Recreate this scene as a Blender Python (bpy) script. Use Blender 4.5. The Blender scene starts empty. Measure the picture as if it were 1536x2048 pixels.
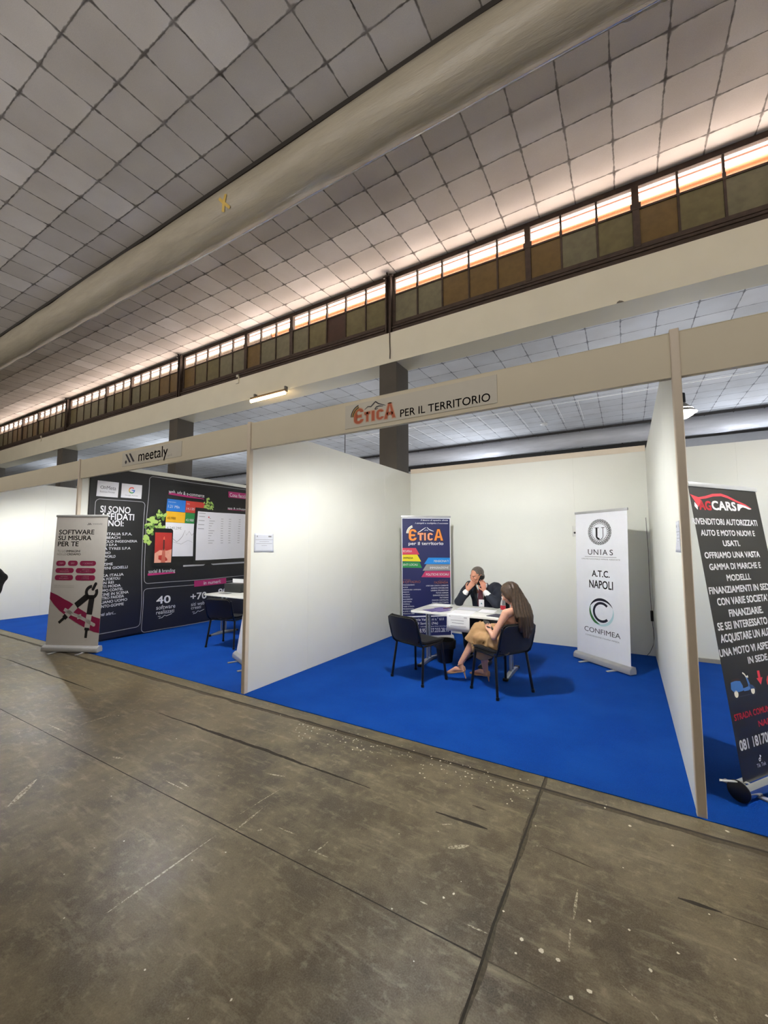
import bpy, bmesh, math, random
from mathutils import Vector, Matrix
random.seed(7)
SC = bpy.context.scene
COL = SC.collection
PI = math.pi

# ------------------------------------------------------------------ camera
HC = 1.6188
cam = bpy.data.cameras.new('camera')
cam.sensor_fit = 'HORIZONTAL'
cam.sensor_width = 36.0
cam.lens = 817.95 / 1536 * 36.0
cam.clip_start, cam.clip_end = 0.05, 300
camo = bpy.data.objects.new('camera', cam)
COL.objects.link(camo)
_y, _p, _r = 0.5335, 0.0777, -0.0015
f = Vector((-math.sin(_y), math.cos(_y), 0)); r = Vector((math.cos(_y), math.sin(_y), 0)); u = Vector((0, 0, 1))
f, u = f*math.cos(_p) + u*math.sin(_p), u*math.cos(_p) - f*math.sin(_p)
r, u = r*math.cos(_r) + u*math.sin(_r), u*math.cos(_r) - r*math.sin(_r)
camo.matrix_world = Matrix(((r.x, u.x, -f.x, 0), (r.y, u.y, -f.y, 0), (r.z, u.z, -f.z, HC), (0, 0, 0, 1)))
SC.camera = camo

# ------------------------------------------------------------------ light, world, exposure
SC.view_settings.view_transform = 'Standard'
SC.view_settings.look = 'None'
SC.view_settings.gamma = 1.0
SC.view_settings.use_curve_mapping = False
SC.view_settings.exposure = 0.0
SC.cycles.max_bounces = 7
SC.cycles.diffuse_bounces = 4
SC.cycles.sample_clamp_indirect = 15.0
SC.cycles.use_denoising = True
WORLD_STRENGTH = 7.0
SPOT_W = 430.0
REAR_W = 400.0
UP_W = 112.0
AISLE_W = 230.0
w = bpy.data.worlds.new('sky')
SC.world = w
w.use_nodes = True
w.node_tree.nodes['Background'].inputs[0].default_value = (1.0, 0.93, 0.88, 1)
w.node_tree.nodes['Background'].inputs[1].default_value = WORLD_STRENGTH

def add_light(name, kind, loc, power, color=(1, 1, 1), size=0.1, target=None, **kw):
    l = bpy.data.lights.new(name, kind)
    l.energy = power; l.color = color
    if kind == 'AREA':
        l.shape = 'RECTANGLE'; l.size = size; l.size_y = kw.get('size_y', size)
    else:
        l.shadow_soft_size = size
    if kind == 'SPOT':
        l.spot_size = kw['angle']; l.spot_blend = kw['blend']
    o = bpy.data.objects.new(name, l)
    o.location = loc
    if target is not None:
        o.rotation_euler = (Vector(target) - Vector(loc)).to_track_quat('-Z', 'Y').to_euler()
    COL.objects.link(o)
    return o

rear = add_light('rear_fill_light', 'AREA', (-10.0, -7.9, 5.4), REAR_W, (1.0, 0.95, 0.88), 34.0, (-10.0, 4.0, 7.2), size_y=1.0)  # added fill lamp for fascia, beam and ceiling; no rear window is built
rear.data.spread = math.radians(80)
for hx in (-19.0, -11.0, -3.0, 5.0):
    up = add_light('ceiling_fill_light', 'AREA', (hx, -2.6, 3.6), UP_W, (1.0, 0.94, 0.875), 2.4, (hx, -1.2, 7.4), size_y=0.6)  # unseen upward fill, added only to brighten the ceiling

sun = add_light('sun', 'SUN', (0, 0, 30), 60.0, (1.0, 0.92, 0.86), 0.0, None)
sun.data.angle = 0.01
sun.rotation_euler = Vector((0.25, 0.47, -0.88)).to_track_quat('-Z', 'Y').to_euler()

# ------------------------------------------------------------------ materials
def lin(h):
    h = h.lstrip('#')
    c = [int(h[i:i+2], 16)/255 for i in (0, 2, 4)]
    return tuple(x/12.92 if x <= 0.04045 else ((x+0.055)/1.055)**2.4 for x in c)

class NT:
    def __init__(self, name):
        self.m = bpy.data.materials.new(name); self.m.use_nodes = True
        self.t = self.m.node_tree; self.b = self.t.nodes['Principled BSDF']; self.out = self.t.nodes['Material Output']
    def n(self, kind, **kw):
        x = self.t.nodes.new(kind)
        for k, v in kw.items(): setattr(x, k, v)
        return x
    def l(self, a, b): self.t.links.new(a, b)
    def setin(self, s, v):
        if hasattr(v, 'is_linked'): self.l(v, s)
        else: s.default_value = v
    def math(self, op, a, b=0.0, c=0.0):
        x = self.n('ShaderNodeMath', operation=op)
        for i, v in enumerate((a, b, c)): self.setin(x.inputs[i], v)
        return x.outputs[0]
    def coords(self):
        return self.n('ShaderNodeTexCoord').outputs['Object']
    def noise(self, vec, scale, detail=3, rough=0.5):
        x = self.n('ShaderNodeTexNoise'); self.l(vec, x.inputs['Vector'])
        x.inputs['Scale'].default_value = scale; x.inputs['Detail'].default_value = detail; x.inputs['Roughness'].default_value = rough
        return x.outputs[0]
    def maprange(self, v, a, b, c, d):
        x = self.n('ShaderNodeMapRange'); self.l(v, x.inputs[0])
        for i, q in enumerate((a, b, c, d)): x.inputs[i+1].default_value = q
        return x.outputs[0]
    def mix(self, fac, a, b, blend='MIX'):
        x = self.n('ShaderNodeMix', data_type='RGBA', blend_type=blend)
        self.setin(x.inputs[0], fac)
        for s, v in ((x.inputs[6], a), (x.inputs[7], b)):
            if hasattr(v, 'is_linked'): self.l(v, s)
            else: s.default_value = (*v[:3], 1)
        return x.outputs[2]
    def bump(self, h, strength, dist=0.01):
        x = self.n('ShaderNodeBump'); self.l(h, x.inputs['Height'])
        x.inputs['Strength'].default_value = strength; x.inputs['Distance'].default_value = dist
        self.l(x.outputs[0], self.b.inputs['Normal'])

MATS = {}
def mat(name, hx, rough=0.5, metal=0.0, var=0.05, scale=12.0, bump=0.0, bscale=200.0, emit=0.0, alpha=None, sheen=0.0, spec=None):
    if name in MATS: return MATS[name]
    k = NT(name); c = lin(hx); co = k.coords()
    nz = k.noise(co, scale, 3)
    fac = k.maprange(nz, 0.25, 0.75, 0, 1)
    a = tuple(x*(1-var) for x in c); b = tuple(min(1, x*(1+var)) for x in c)
    colr = k.mix(fac, a, b)
    k.l(colr, k.b.inputs['Base Color'])
    k.b.inputs['Roughness'].default_value = rough; k.b.inputs['Metallic'].default_value = metal
    if spec is not None: k.b.inputs['Specular IOR Level'].default_value = spec
    if sheen: k.b.inputs['Sheen Weight'].default_value = sheen
    if emit:
        k.l(colr, k.b.inputs['Emission Color']); k.b.inputs['Emission Strength'].default_value = emit
    if bump:
        k.bump(k.noise(co, bscale, 2), bump, 0.004)
    MATS[name] = k.m
    return k.m

def ceiling_mat(name, ox, oy, s, light, dark, line, pillow=0.35, lw=0.016):
    k = NT(name); co = k.coords()
    sp = k.n('ShaderNodeSeparateXYZ'); k.l(co, sp.inputs[0])
    wob = k.math('MULTIPLY', k.math('SUBTRACT', k.noise(co, 2.2, 2), 0.5), 0.05)
    U = k.math('ADD', k.math('DIVIDE', k.math('SUBTRACT', sp.outputs[0], ox), s), wob)
    V = k.math('ADD', k.math('DIVIDE', k.math('SUBTRACT', sp.outputs[1], oy), s), wob)
    cb = k.n('ShaderNodeCombineXYZ'); k.l(k.math('FLOOR', U), cb.inputs[0]); k.l(k.math('FLOOR', V), cb.inputs[1])
    wn = k.n('ShaderNodeTexWhiteNoise', noise_dimensions='2D'); k.l(cb.outputs[0], wn.inputs['Vector'])
    fu = k.math('FRACT', U); fv = k.math('FRACT', V)
    du = k.math('MINIMUM', fu, k.math('SUBTRACT', 1.0, fu)); dv = k.math('MINIMUM', fv, k.math('SUBTRACT', 1.0, fv))
    d = k.math('MINIMUM', du, dv)
    # sooty crosses: joints wider and darker near the corners
    corner = k.math('MAXIMUM', du, dv)
    cw = k.maprange(corner, 0.0, 0.16, lw*2.4, lw)
    cwn = k.math('MULTIPLY', cw, k.maprange(k.noise(co, 14, 3), 0.3, 0.7, 0.45, 1.5))
    x = k.n('ShaderNodeMapRange', interpolation_type='SMOOTHSTEP')
    k.l(d, x.inputs[0]); k.l(k.math('MULTIPLY', cwn, 0.35), x.inputs[1]); k.l(k.math('MULTIPLY', cwn, 1.7), x.inputs[2])
    x.inputs[3].default_value = 1; x.inputs[4].default_value = 0
    tone = k.math('POWER', wn.outputs[0], 3.0)
    base = k.mix(tone, lin(dark), lin(light))
    base = k.mix(k.maprange(k.noise(co, 1.3, 4), 0.35, 0.75, 0, 0.25), base, lin('#8a7f72'))
    grain = k.maprange(k.noise(co, 150, 2), 0.3, 0.7, 0.93, 1.05)
    gm = k.n('ShaderNodeCombineColor'); [k.l(grain, gm.inputs[i]) for i in range(3)]
    base = k.mix(1.0, base, gm.outputs[0], 'MULTIPLY')
    jl = k.math('MULTIPLY', x.outputs[0], k.maprange(k.noise(co, 5, 3), 0.3, 0.7, 0.62, 1.0))
    k.l(k.mix(jl, base, lin(line)), k.b.inputs['Base Color'])
    k.b.inputs['Roughness'].default_value = 0.85
    h = k.math('POWER', k.math('MULTIPLY', k.math('MULTIPLY', fu, k.math('SUBTRACT', 1.0, fu)), k.math('MULTIPLY', k.math('MULTIPLY', fv, k.math('SUBTRACT', 1.0, fv)), 16.0)), 0.5)
    k.bump(h, pillow, -0.03)
    return k.m

def concrete_mat():
    k = NT('worn_concrete'); co = k.coords()
    n1 = k.noise(co, 0.55, 6, 0.6); n2 = k.noise(co, 2.6, 8, 0.66); n3 = k.noise(co, 17, 7, 0.72); n4 = k.noise(co, 160, 2)
    mp = k.n('ShaderNodeMapping'); k.l(co, mp.inputs[0]); mp.inputs['Scale'].default_value = (3.0, 14.0, 1); mp.inputs['Rotation'].default_value = (0, 0, 0.5)
    n5 = k.noise(mp.outputs[0], 1.0, 6, 0.7)
    c = k.mix(k.maprange(n1, 0.36, 0.62, 0, 1), lin('#372d1f'), lin('#5c5139'))
    c = k.mix(k.maprange(n2, 0.44, 0.66, 0, 0.65), c, lin('#7d7259'))
    c = k.mix(k.maprange(n2, 0.48, 0.30, 0, 0.7), c, lin('#33291c'))
    c = k.mix(k.maprange(n5, 0.53, 0.72, 0, 0.5), c, lin('#9a9076'))
    c = k.mix(k.maprange(n3, 0.54, 0.76, 0, 0.5), c, lin('#a2987e'))
    c = k.mix(k.maprange(n3, 0.45, 0.24, 0, 0.6), c, lin('#2f2719'))
    c = k.mix(k.maprange(n4, 0.35, 0.7, 0.0, 0.12), c, lin('#b0a68e'))
    k.l(c, k.b.inputs['Base Color'])
    k.l(k.maprange(n2, 0.3, 0.7, 0.30, 0.52), k.b.inputs['Roughness']); k.b.inputs['Specular IOR Level'].default_value = 0.34
    k.bump(n3, 0.12, 0.006)
    return k.m

def scuff_mat():
    k = NT('white_paint_scuff'); co = k.coords(); n = k.noise(co, 75, 4, 0.65); n2 = k.noise(co, 9, 3)
    f = k.math('ADD', k.maprange(n, 0.42, 0.58, 0, 1), k.maprange(n2, 0.35, 0.65, -0.35, 0.25))
    f = k.math('MINIMUM', k.math('MAXIMUM', f, 0.0), 1.0)
    k.l(k.mix(f, lin('#655b45'), lin('#b5ad96')), k.b.inputs['Base Color']); k.b.inputs['Roughness'].default_value = 0.6
    return k.m

def carpet_mat():
    k = NT('blue_carpet'); co = k.coords()
    n = k.noise(co, 320, 2); n2 = k.noise(co, 2.0, 4)
    c = k.mix(k.maprange(n, 0.3, 0.7, 0, 1), lin('#003788'), lin('#0647a6'))
    c = k.mix(k.maprange(n2, 0.4, 0.7, 0, 0.18), c, lin('#1f66c8'))
    k.l(c, k.b.inputs['Base Color']); k.b.inputs['Roughness'].default_value = 0.95
    k.b.inputs['Specular IOR Level'].default_value = 0.15
    k.bump(n, 0.4, 0.004)
    return k.m

def film_mat(name, hx, trans=0.35, rough=0.25):
    k = NT(name); co = k.coords()
    mp = k.n('ShaderNodeMapping'); k.l(co, mp.inputs[0]); mp.inputs['Scale'].default_value = (0.6, 4, 4)
    n = k.noise(mp.outputs[0], 2.5, 5, 0.6)
    c = k.mix(k.maprange(n, 0.35, 0.7, 0, 1), lin(hx), tuple(x*0.86 for x in lin(hx)))
    k.l(c, k.b.inputs['Base Color']); k.b.inputs['Roughness'].default_value = rough
    n2 = k.noise(mp.outputs[0], 9, 4, 0.7); k.bump(k.math('ADD', n, k.math('MULTIPLY', k.math('POWER', n2, 3.0), 0.7)), 0.4, 0.03)
    tr = k.n('ShaderNodeBsdfTranslucent'); k.l(c, tr.inputs[0])
    mx = k.n('ShaderNodeMixShader'); mx.inputs[0].default_value = trans
    k.l(k.b.outputs[0], mx.inputs[1]); k.l(tr.outputs[0], mx.inputs[2]); k.l(mx.outputs[0], k.out.inputs[0])
    return k.m

def pane_mat(name, hx, clear, rough=0.15):
    k = NT(name); co = k.coords()
    n = k.noise(co, 9, 4)
    c = k.mix(k.maprange(n, 0.3, 0.7, 0, 1), tuple(x*0.75 for x in lin(hx)), lin(hx))
    k.l(c, k.b.inputs['Base Color']); k.b.inputs['Roughness'].default_value = rough
    tr = k.n('ShaderNodeBsdfTransparent'); tr.inputs[0].default_value = (1, 0.97, 0.93, 1)
    mx = k.n('ShaderNodeMixShader'); mx.inputs[0].default_value = clear
    k.l(k.b.outputs[0], mx.inputs[1]); k.l(tr.outputs[0], mx.inputs[2]); k.l(mx.outputs[0], k.out.inputs[0])
    return k.m

def hair_mat(name, a, b):
    k = NT(name); co = k.coords()
    mp = k.n('ShaderNodeMapping'); k.l(co, mp.inputs[0]); mp.inputs['Scale'].default_value = (60, 60, 5)
    n = k.noise(mp.outputs[0], 1.6, 4, 0.6)
    k.l(k.mix(k.maprange(n, 0.3, 0.7, 0, 1), lin(a), lin(b)), k.b.inputs['Base Color'])
    k.b.inputs['Roughness'].default_value = 0.42
    k.bump(n, 0.5, 0.004)
    return k.m

WHITE_WALL = mat('painted_panel_white', '#e3e4dc', 0.55, var=0.015, scale=3, bump=0.05, bscale=160)
POST = mat('painted_post_cream', '#d3c6b4', 0.5, var=0.02, bump=0.04)
FASCIA = mat('fascia_cream', '#cfc6b0', 0.6, var=0.02, scale=4)
BEAM = mat('beam_plaster_cream', '#d6cfba', 0.75, var=0.03, scale=2, bump=0.05, bscale=60)
COLUMN = mat('column_dark_grey_paint', '#4c463e', 0.7, var=0.06, scale=4, bump=0.05, bscale=80)
SOFFIT = mat('soffit_pale_plaster', '#c4c6c6', 0.8, var=0.03, scale=3)
RUST = mat('rusty_window_steel', '#3d2f26', 0.75, var=0.35, scale=9, bump=0.3, bscale=50)
BLACK = mat('black_plastic', '#0c0c0e', 0.38, var=0.1)
BLACKCLOTH = mat('black_upholstery', '#0b0c12', 0.85, var=0.15, scale=40, bump=0.2, bscale=500)
LEGBLACK = mat('black_painted_steel', '#0a0b10', 0.35, var=0.1)
GREYSHELL = mat('dark_grey_seat_plastic', '#24221f', 0.45, var=0.08)
WHITETOP = mat('white_laminate', '#eef0ec', 0.25, var=0.01)
CHROME = mat('brushed_aluminium', '#b9bcc0', 0.3, metal=0.85, var=0.05, scale=30)
SILVER = mat('silver_grey_paint', '#b6b7b8', 0.35, metal=0.3, var=0.04)
PAPER = mat('white_paper', '#e9eaee', 0.7, var=0.015)
PAPERGREY = mat('pale_grey_paper', '#c9ccd6', 0.7, var=0.02)
INK = mat('black_ink', '#121114', 0.5, var=0.05)
INKGREY = mat('grey_ink', '#7c7c80', 0.6, var=0.05)
FILMWHITE = mat('banner_film_white', '#e6e8ee', 0.45, var=0.01)

# ------------------------------------------------------------------ object helpers
def link(name, me, mats, parent=None, smooth=True, angle=0.6):
    o = bpy.data.objects.new(name, me)
    for m in (mats if isinstance(mats, (list, tuple)) else [mats]): me.materials.append(m)
    COL.objects.link(o)
    if parent is not None: o.parent = parent
    if smooth:
        me.polygons.foreach_set('use_smooth', [True]*len(me.polygons))
        try: me.set_sharp_from_angle(angle=angle)
        except Exception: pass
    me.update()
    return o

def tag(o, label=None, cat=None, group=None, kind=None):
    if label: o['label'] = label
    if cat: o['category'] = cat
    if group: o['group'] = group
    if kind: o['kind'] = kind
    return o

def thing(name, label, cat, loc=(0, 0, 0), rz=0.0, group=None):
    o = bpy.data.objects.new(name, None); o.empty_display_size = 0.2
    o.location = loc; o.rotation_euler = (0, 0, rz); COL.objects.link(o)
    return tag(o, label, cat, group)

def frame_of(d, hint=Vector((0, 0, 1))):
    d = d.normalized()
    if abs(d.dot(hint)) > 0.97: hint = Vector((1, 0, 0)) if abs(d.x) < 0.9 else Vector((0, 1, 0))
    s = d.cross(hint).normalized()
    return s, s.cross(d).normalized()

class MB:
    """collects shapes into one mesh"""
    def __init__(self): self.v = []; self.f = []; self.mi = []; self.cur = 0
    def add(self, vs, fs):
        o = len(self.v); self.v += [tuple(p) for p in vs]
        for q in fs: self.f.append([i+o for i in q]); self.mi.append(self.cur)
        return self
    def box(self, a, b, M=None):
        x0, y0, z0 = a; x1, y1, z1 = b
        vs = [Vector(p) for p in ((x0,y0,z0),(x1,y0,z0),(x1,y1,z0),(x0,y1,z0),(x0,y0,z1),(x1,y0,z1),(x1,y1,z1),(x0,y1,z1))]
        if M is not None: vs = [M @ p for p in vs]
        return self.add(vs, [(3,2,1,0),(4,5,6,7),(0,1,5,4),(1,2,6,5),(2,3,7,6),(3,0,4,7)])
    def tube(self, pts, rad, n=12, sx=1.0, hint=Vector((0,0,1)), cap=True):
        P = [Vector(p) for p in pts]; R = rad if isinstance(rad, (list, tuple)) else [rad]*len(P)
        vs = []
        for i, p in enumerate(P):
            d = (P[min(i+1, len(P)-1)] - P[max(i-1, 0)])
            s, t = frame_of(d, hint)
            for k in range(n):
                a = 2*PI*k/n
                vs.append(p + s*(math.cos(a)*R[i]*sx) + t*(math.sin(a)*R[i]))
        fs = []
        for i in range(len(P)-1):
            for k in range(n):
                k2 = (k+1) % n
                fs.append((i*n+k, i*n+k2, (i+1)*n+k2, (i+1)*n+k))
        if cap:
            fs.append(tuple(range(n-1, -1, -1))); fs.append(tuple((len(P)-1)*n+k for k in range(n)))
        return self.add(vs, fs)
    def lathe(self, prof, n=24, c=(0,0,0), close=True):
        vs = []; c = Vector(c)
        for rr, z in prof:
            for k in range(n):
                a = 2*PI*k/n; vs.append(c + Vector((rr*math.cos(a), rr*math.sin(a), z)))
        fs = []
        for i in range(len(prof)-1):
            for k in range(n):
                k2 = (k+1) % n
                fs.append((i*n+k, i*n+k2, (i+1)*n+k2, (i+1)*n+k))
        if close:
            fs.append(tuple(range(n-1, -1, -1))); fs.append(tuple((len(prof)-1)*n+k for k in range(n)))
        return self.add(vs, fs)
    def prism(self, poly, a, b, axis='z'):
        n = len(poly)
        def P(p, t): return (p[0], p[1], t) if axis == 'z' else ((p[0], t, p[1]) if axis == 'y' else (t, p[0], p[1]))
        vs = [P(p, a) for p in poly] + [P(p, b) for p in poly]
        fs = [tuple(range(n-1, -1, -1)), tuple(range(n, 2*n))] + [(i, (i+1) % n, n+(i+1) % n, n+i) for i in range(n)]
        return self.add(vs, fs)
    def build(self, name, mats, parent=None, bevel=0.0, segs=2, smooth=True, loc=None, rz=None):
        me = bpy.data.meshes.new(name)
        me.from_pydata(self.v, [], self.f)
        me.polygons.foreach_set('material_index', self.mi)
        bm = bmesh.new(); bm.from_mesh(me)
        bmesh.ops.recalc_face_normals(bm, faces=bm.faces)
        if bevel:
            es = [e for e in bm.edges if e.is_manifold and e.calc_face_angle(0) > 0.6]
            bmesh.ops.bevel(bm, geom=es, offset=bevel, segments=segs, profile=0.5, affect='EDGES', clamp_overlap=True)
        bm.to_mesh(me); bm.free()
        o = link(name, me, mats, parent, smooth)
        if loc is not None: o.location = loc
        if rz is not None: o.rotation_euler = (0, 0, rz)
        return o

def struct(o, label=None):
    o['kind'] = 'structure'
    if label: o['label'] = label
    return o

def rpoly(x0, y0, x1, y1, rad, n=5):
    rad = min(rad, (x1-x0)/2*0.999, (y1-y0)/2*0.999); P = []
    for cx, cy, a0 in ((x1-rad, y1-rad, 0), (x0+rad, y1-rad, PI/2), (x0+rad, y0+rad, PI), (x1-rad, y0+rad, 1.5*PI)):
        for k in range(n+1):
            a = a0 + PI/2*k/n; P.append((cx+rad*math.cos(a), cy+rad*math.sin(a)))
    return P

# printed matter: flat shapes in the (u, v) plane of a sheet, mapped onto the sheet
_glyph = {}
def glyphs(body, bold, shear):
    key = (body, bold, shear)
    if key not in _glyph:
        c = bpy.data.curves.new('type', 'FONT'); c.body = body; c.shear = shear; c.resolution_u = 3
        o = bpy.data.objects.new('type', c); m = o.to_mesh()
        V = [v.co.copy() for v in m.vertices]; F = [tuple(p.vertices) for p in m.polygons]; N = len(V)
        if bold > 0:
            k = bold*.75; sh = ((-k, -k), (k, -k), (-k, k), (k, k))
            F = [tuple(i+N*j for i in q) for j in range(4) for q in F]; V = [v+Vector((a, b, 0)) for a, b in sh for v in V]
        _glyph[key] = (V, F)
        o.to_mesh_clear(); bpy.data.objects.remove(o); bpy.data.curves.remove(c)
    return _glyph[key]

class Print:
    def __init__(self, mapping, step=0.0007, sheet=None):
        self.map = mapping; self.sheet = sheet; self.v = []; self.f = []; self.mi = []; self.mats = []; self.step = step
    def m(self, material):
        if material not in self.mats: self.mats.append(material)
        return self.mats.index(material)
    def raw(self, uv, faces, material, layer=1):
        o = len(self.v); i = self.m(material)
        self.v += [self.map(a, b, self.step*layer) for a, b in uv]
        for q in faces: self.f.append([k+o for k in q]); self.mi.append(i)
    def poly(self, uv, material, layer=1): self.raw(uv, [tuple(range(len(uv)))], material, layer)
    def rect(self, u0, v0, u1, v1, material, layer=1, nu=1, nv=1):
        uv = [(u0+(u1-u0)*i/nu, v0+(v1-v0)*j/nv) for j in range(nv+1) for i in range(nu+1)]
        self.raw(uv, [(j*(nu+1)+i, j*(nu+1)+i+1, (j+1)*(nu+1)+i+1, (j+1)*(nu+1)+i) for j in range(nv) for i in range(nu)], material, layer)
    def rrect(self, u0, v0, u1, v1, rad, material, layer=1): self.poly(rpoly(u0, v0, u1, v1, rad), material, layer)
    def arc(self, cu, cv, ro, ri, a0, a1, material, layer=1, n=40, asp=1.0, taper=False):
        uv = []
        for k in range(n+1):
            t = k/n; a = a0+(a1-a0)*t
            q = ri
            if taper: q = ro - (ro-ri)*math.sin(PI*t)
            uv += [(cu+ro*math.cos(a), cv+ro*asp*math.sin(a)), (cu+q*math.cos(a), cv+q*asp*math.sin(a))]
        self.raw(uv, [(2*k, 2*k+2, 2*k+3, 2*k+1) for k in range(n)], material, layer)
    def stroke(self, pts, width, material, layer=1, taper=False):
        n = len(pts); uv = []
        for i, p in enumerate(pts):
            a = Vector(pts[max(i-1, 0)]); b = Vector(pts[min(i+1, n-1)]); d = (b-a).normalized(); q = Vector((-d.y, d.x))
            ww = width/2 if not taper else width/2*(0.15+0.85*math.sin(PI*(i+0.5)/n))
            uv += [tuple(Vector(p)+q*ww), tuple(Vector(p)-q*ww)]
        self.raw(uv, [(2*i, 2*i+1, 2*i+3, 2*i+2) for i in range(n-1)], material, layer)
    def frame(self, u0, v0, u1, v1, rad, width, material, layer=1, sub=10):
        P = rpoly(u0, v0, u1, v1, rad, 6); Q = []
        for i, p in enumerate(P):
            q = P[(i+1) % len(P)]; L = (Vector(q)-Vector(p)).length; n = max(1, int(L/0.12))
            Q += [tuple(Vector(p).lerp(Vector(q), k/n)) for k in range(n)]
        Q.append(Q[0]); self.stroke(Q, width, material, layer)
    def text(self, body, u0, v0, u1, v1, material, layer=2, bold=0.0, shear=0.0):
        vs, fs = glyphs(body, bold, shear)
        x0 = min(p.x for p in vs); x1 = max(p.x for p in vs); y0 = min(p.y for p in vs); y1 = max(p.y for p in vs)
        uv = [(u0+(p.x-x0)/(x1-x0)*(u1-u0), v0+(p.y-y0)/max(1e-6, y1-y0)*(v1-v0)) for p in vs]
        self.letters(uv, fs, material, layer)
    def letters(self, uv, fs, material, layer):
        if self.sheet is None: return self.raw(uv, fs, material, layer)
        q = Print(self.map, self.step); q.raw(uv, fs, material, layer); q.build('lettering', self.sheet)
    def line(self, body, uc, v0, h, material, layer=2, bold=0.0, shear=0.0, align='c', cond=1.0, width=None):
        vs, fs = glyphs(body, bold, shear)
        x0 = min(p.x for p in vs); x1 = max(p.x for p in vs)
        s = h/0.70*cond
        if width: s = width/(x1-x0)
        W = (x1-x0)*s; a = uc-W/2 if align == 'c' else (uc if align == 'l' else uc-W)
        uv = [(a+(p.x-x0)*s, v0+p.y*h/0.70) for p in vs]
        self.letters(uv, fs, material, layer)
    def build(self, name, parent):
        if not self.f: return None
        me = bpy.data.meshes.new(name); me.from_pydata(self.v, [], self.f)
        me.polygons.foreach_set('material_index', self.mi)
        o = link(name, me, self.mats, parent, smooth=False); self.v = []; self.f = []; self.mi = []; self.mats = []
        return o

# ------------------------------------------------------------------ building shell
D, XL, XR, YB, HW = 3.148, -3.62, 0.299, 7.163, 2.995
WX0, WX1 = -34.0, 9.0
LABEL_ONLY = None

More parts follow.
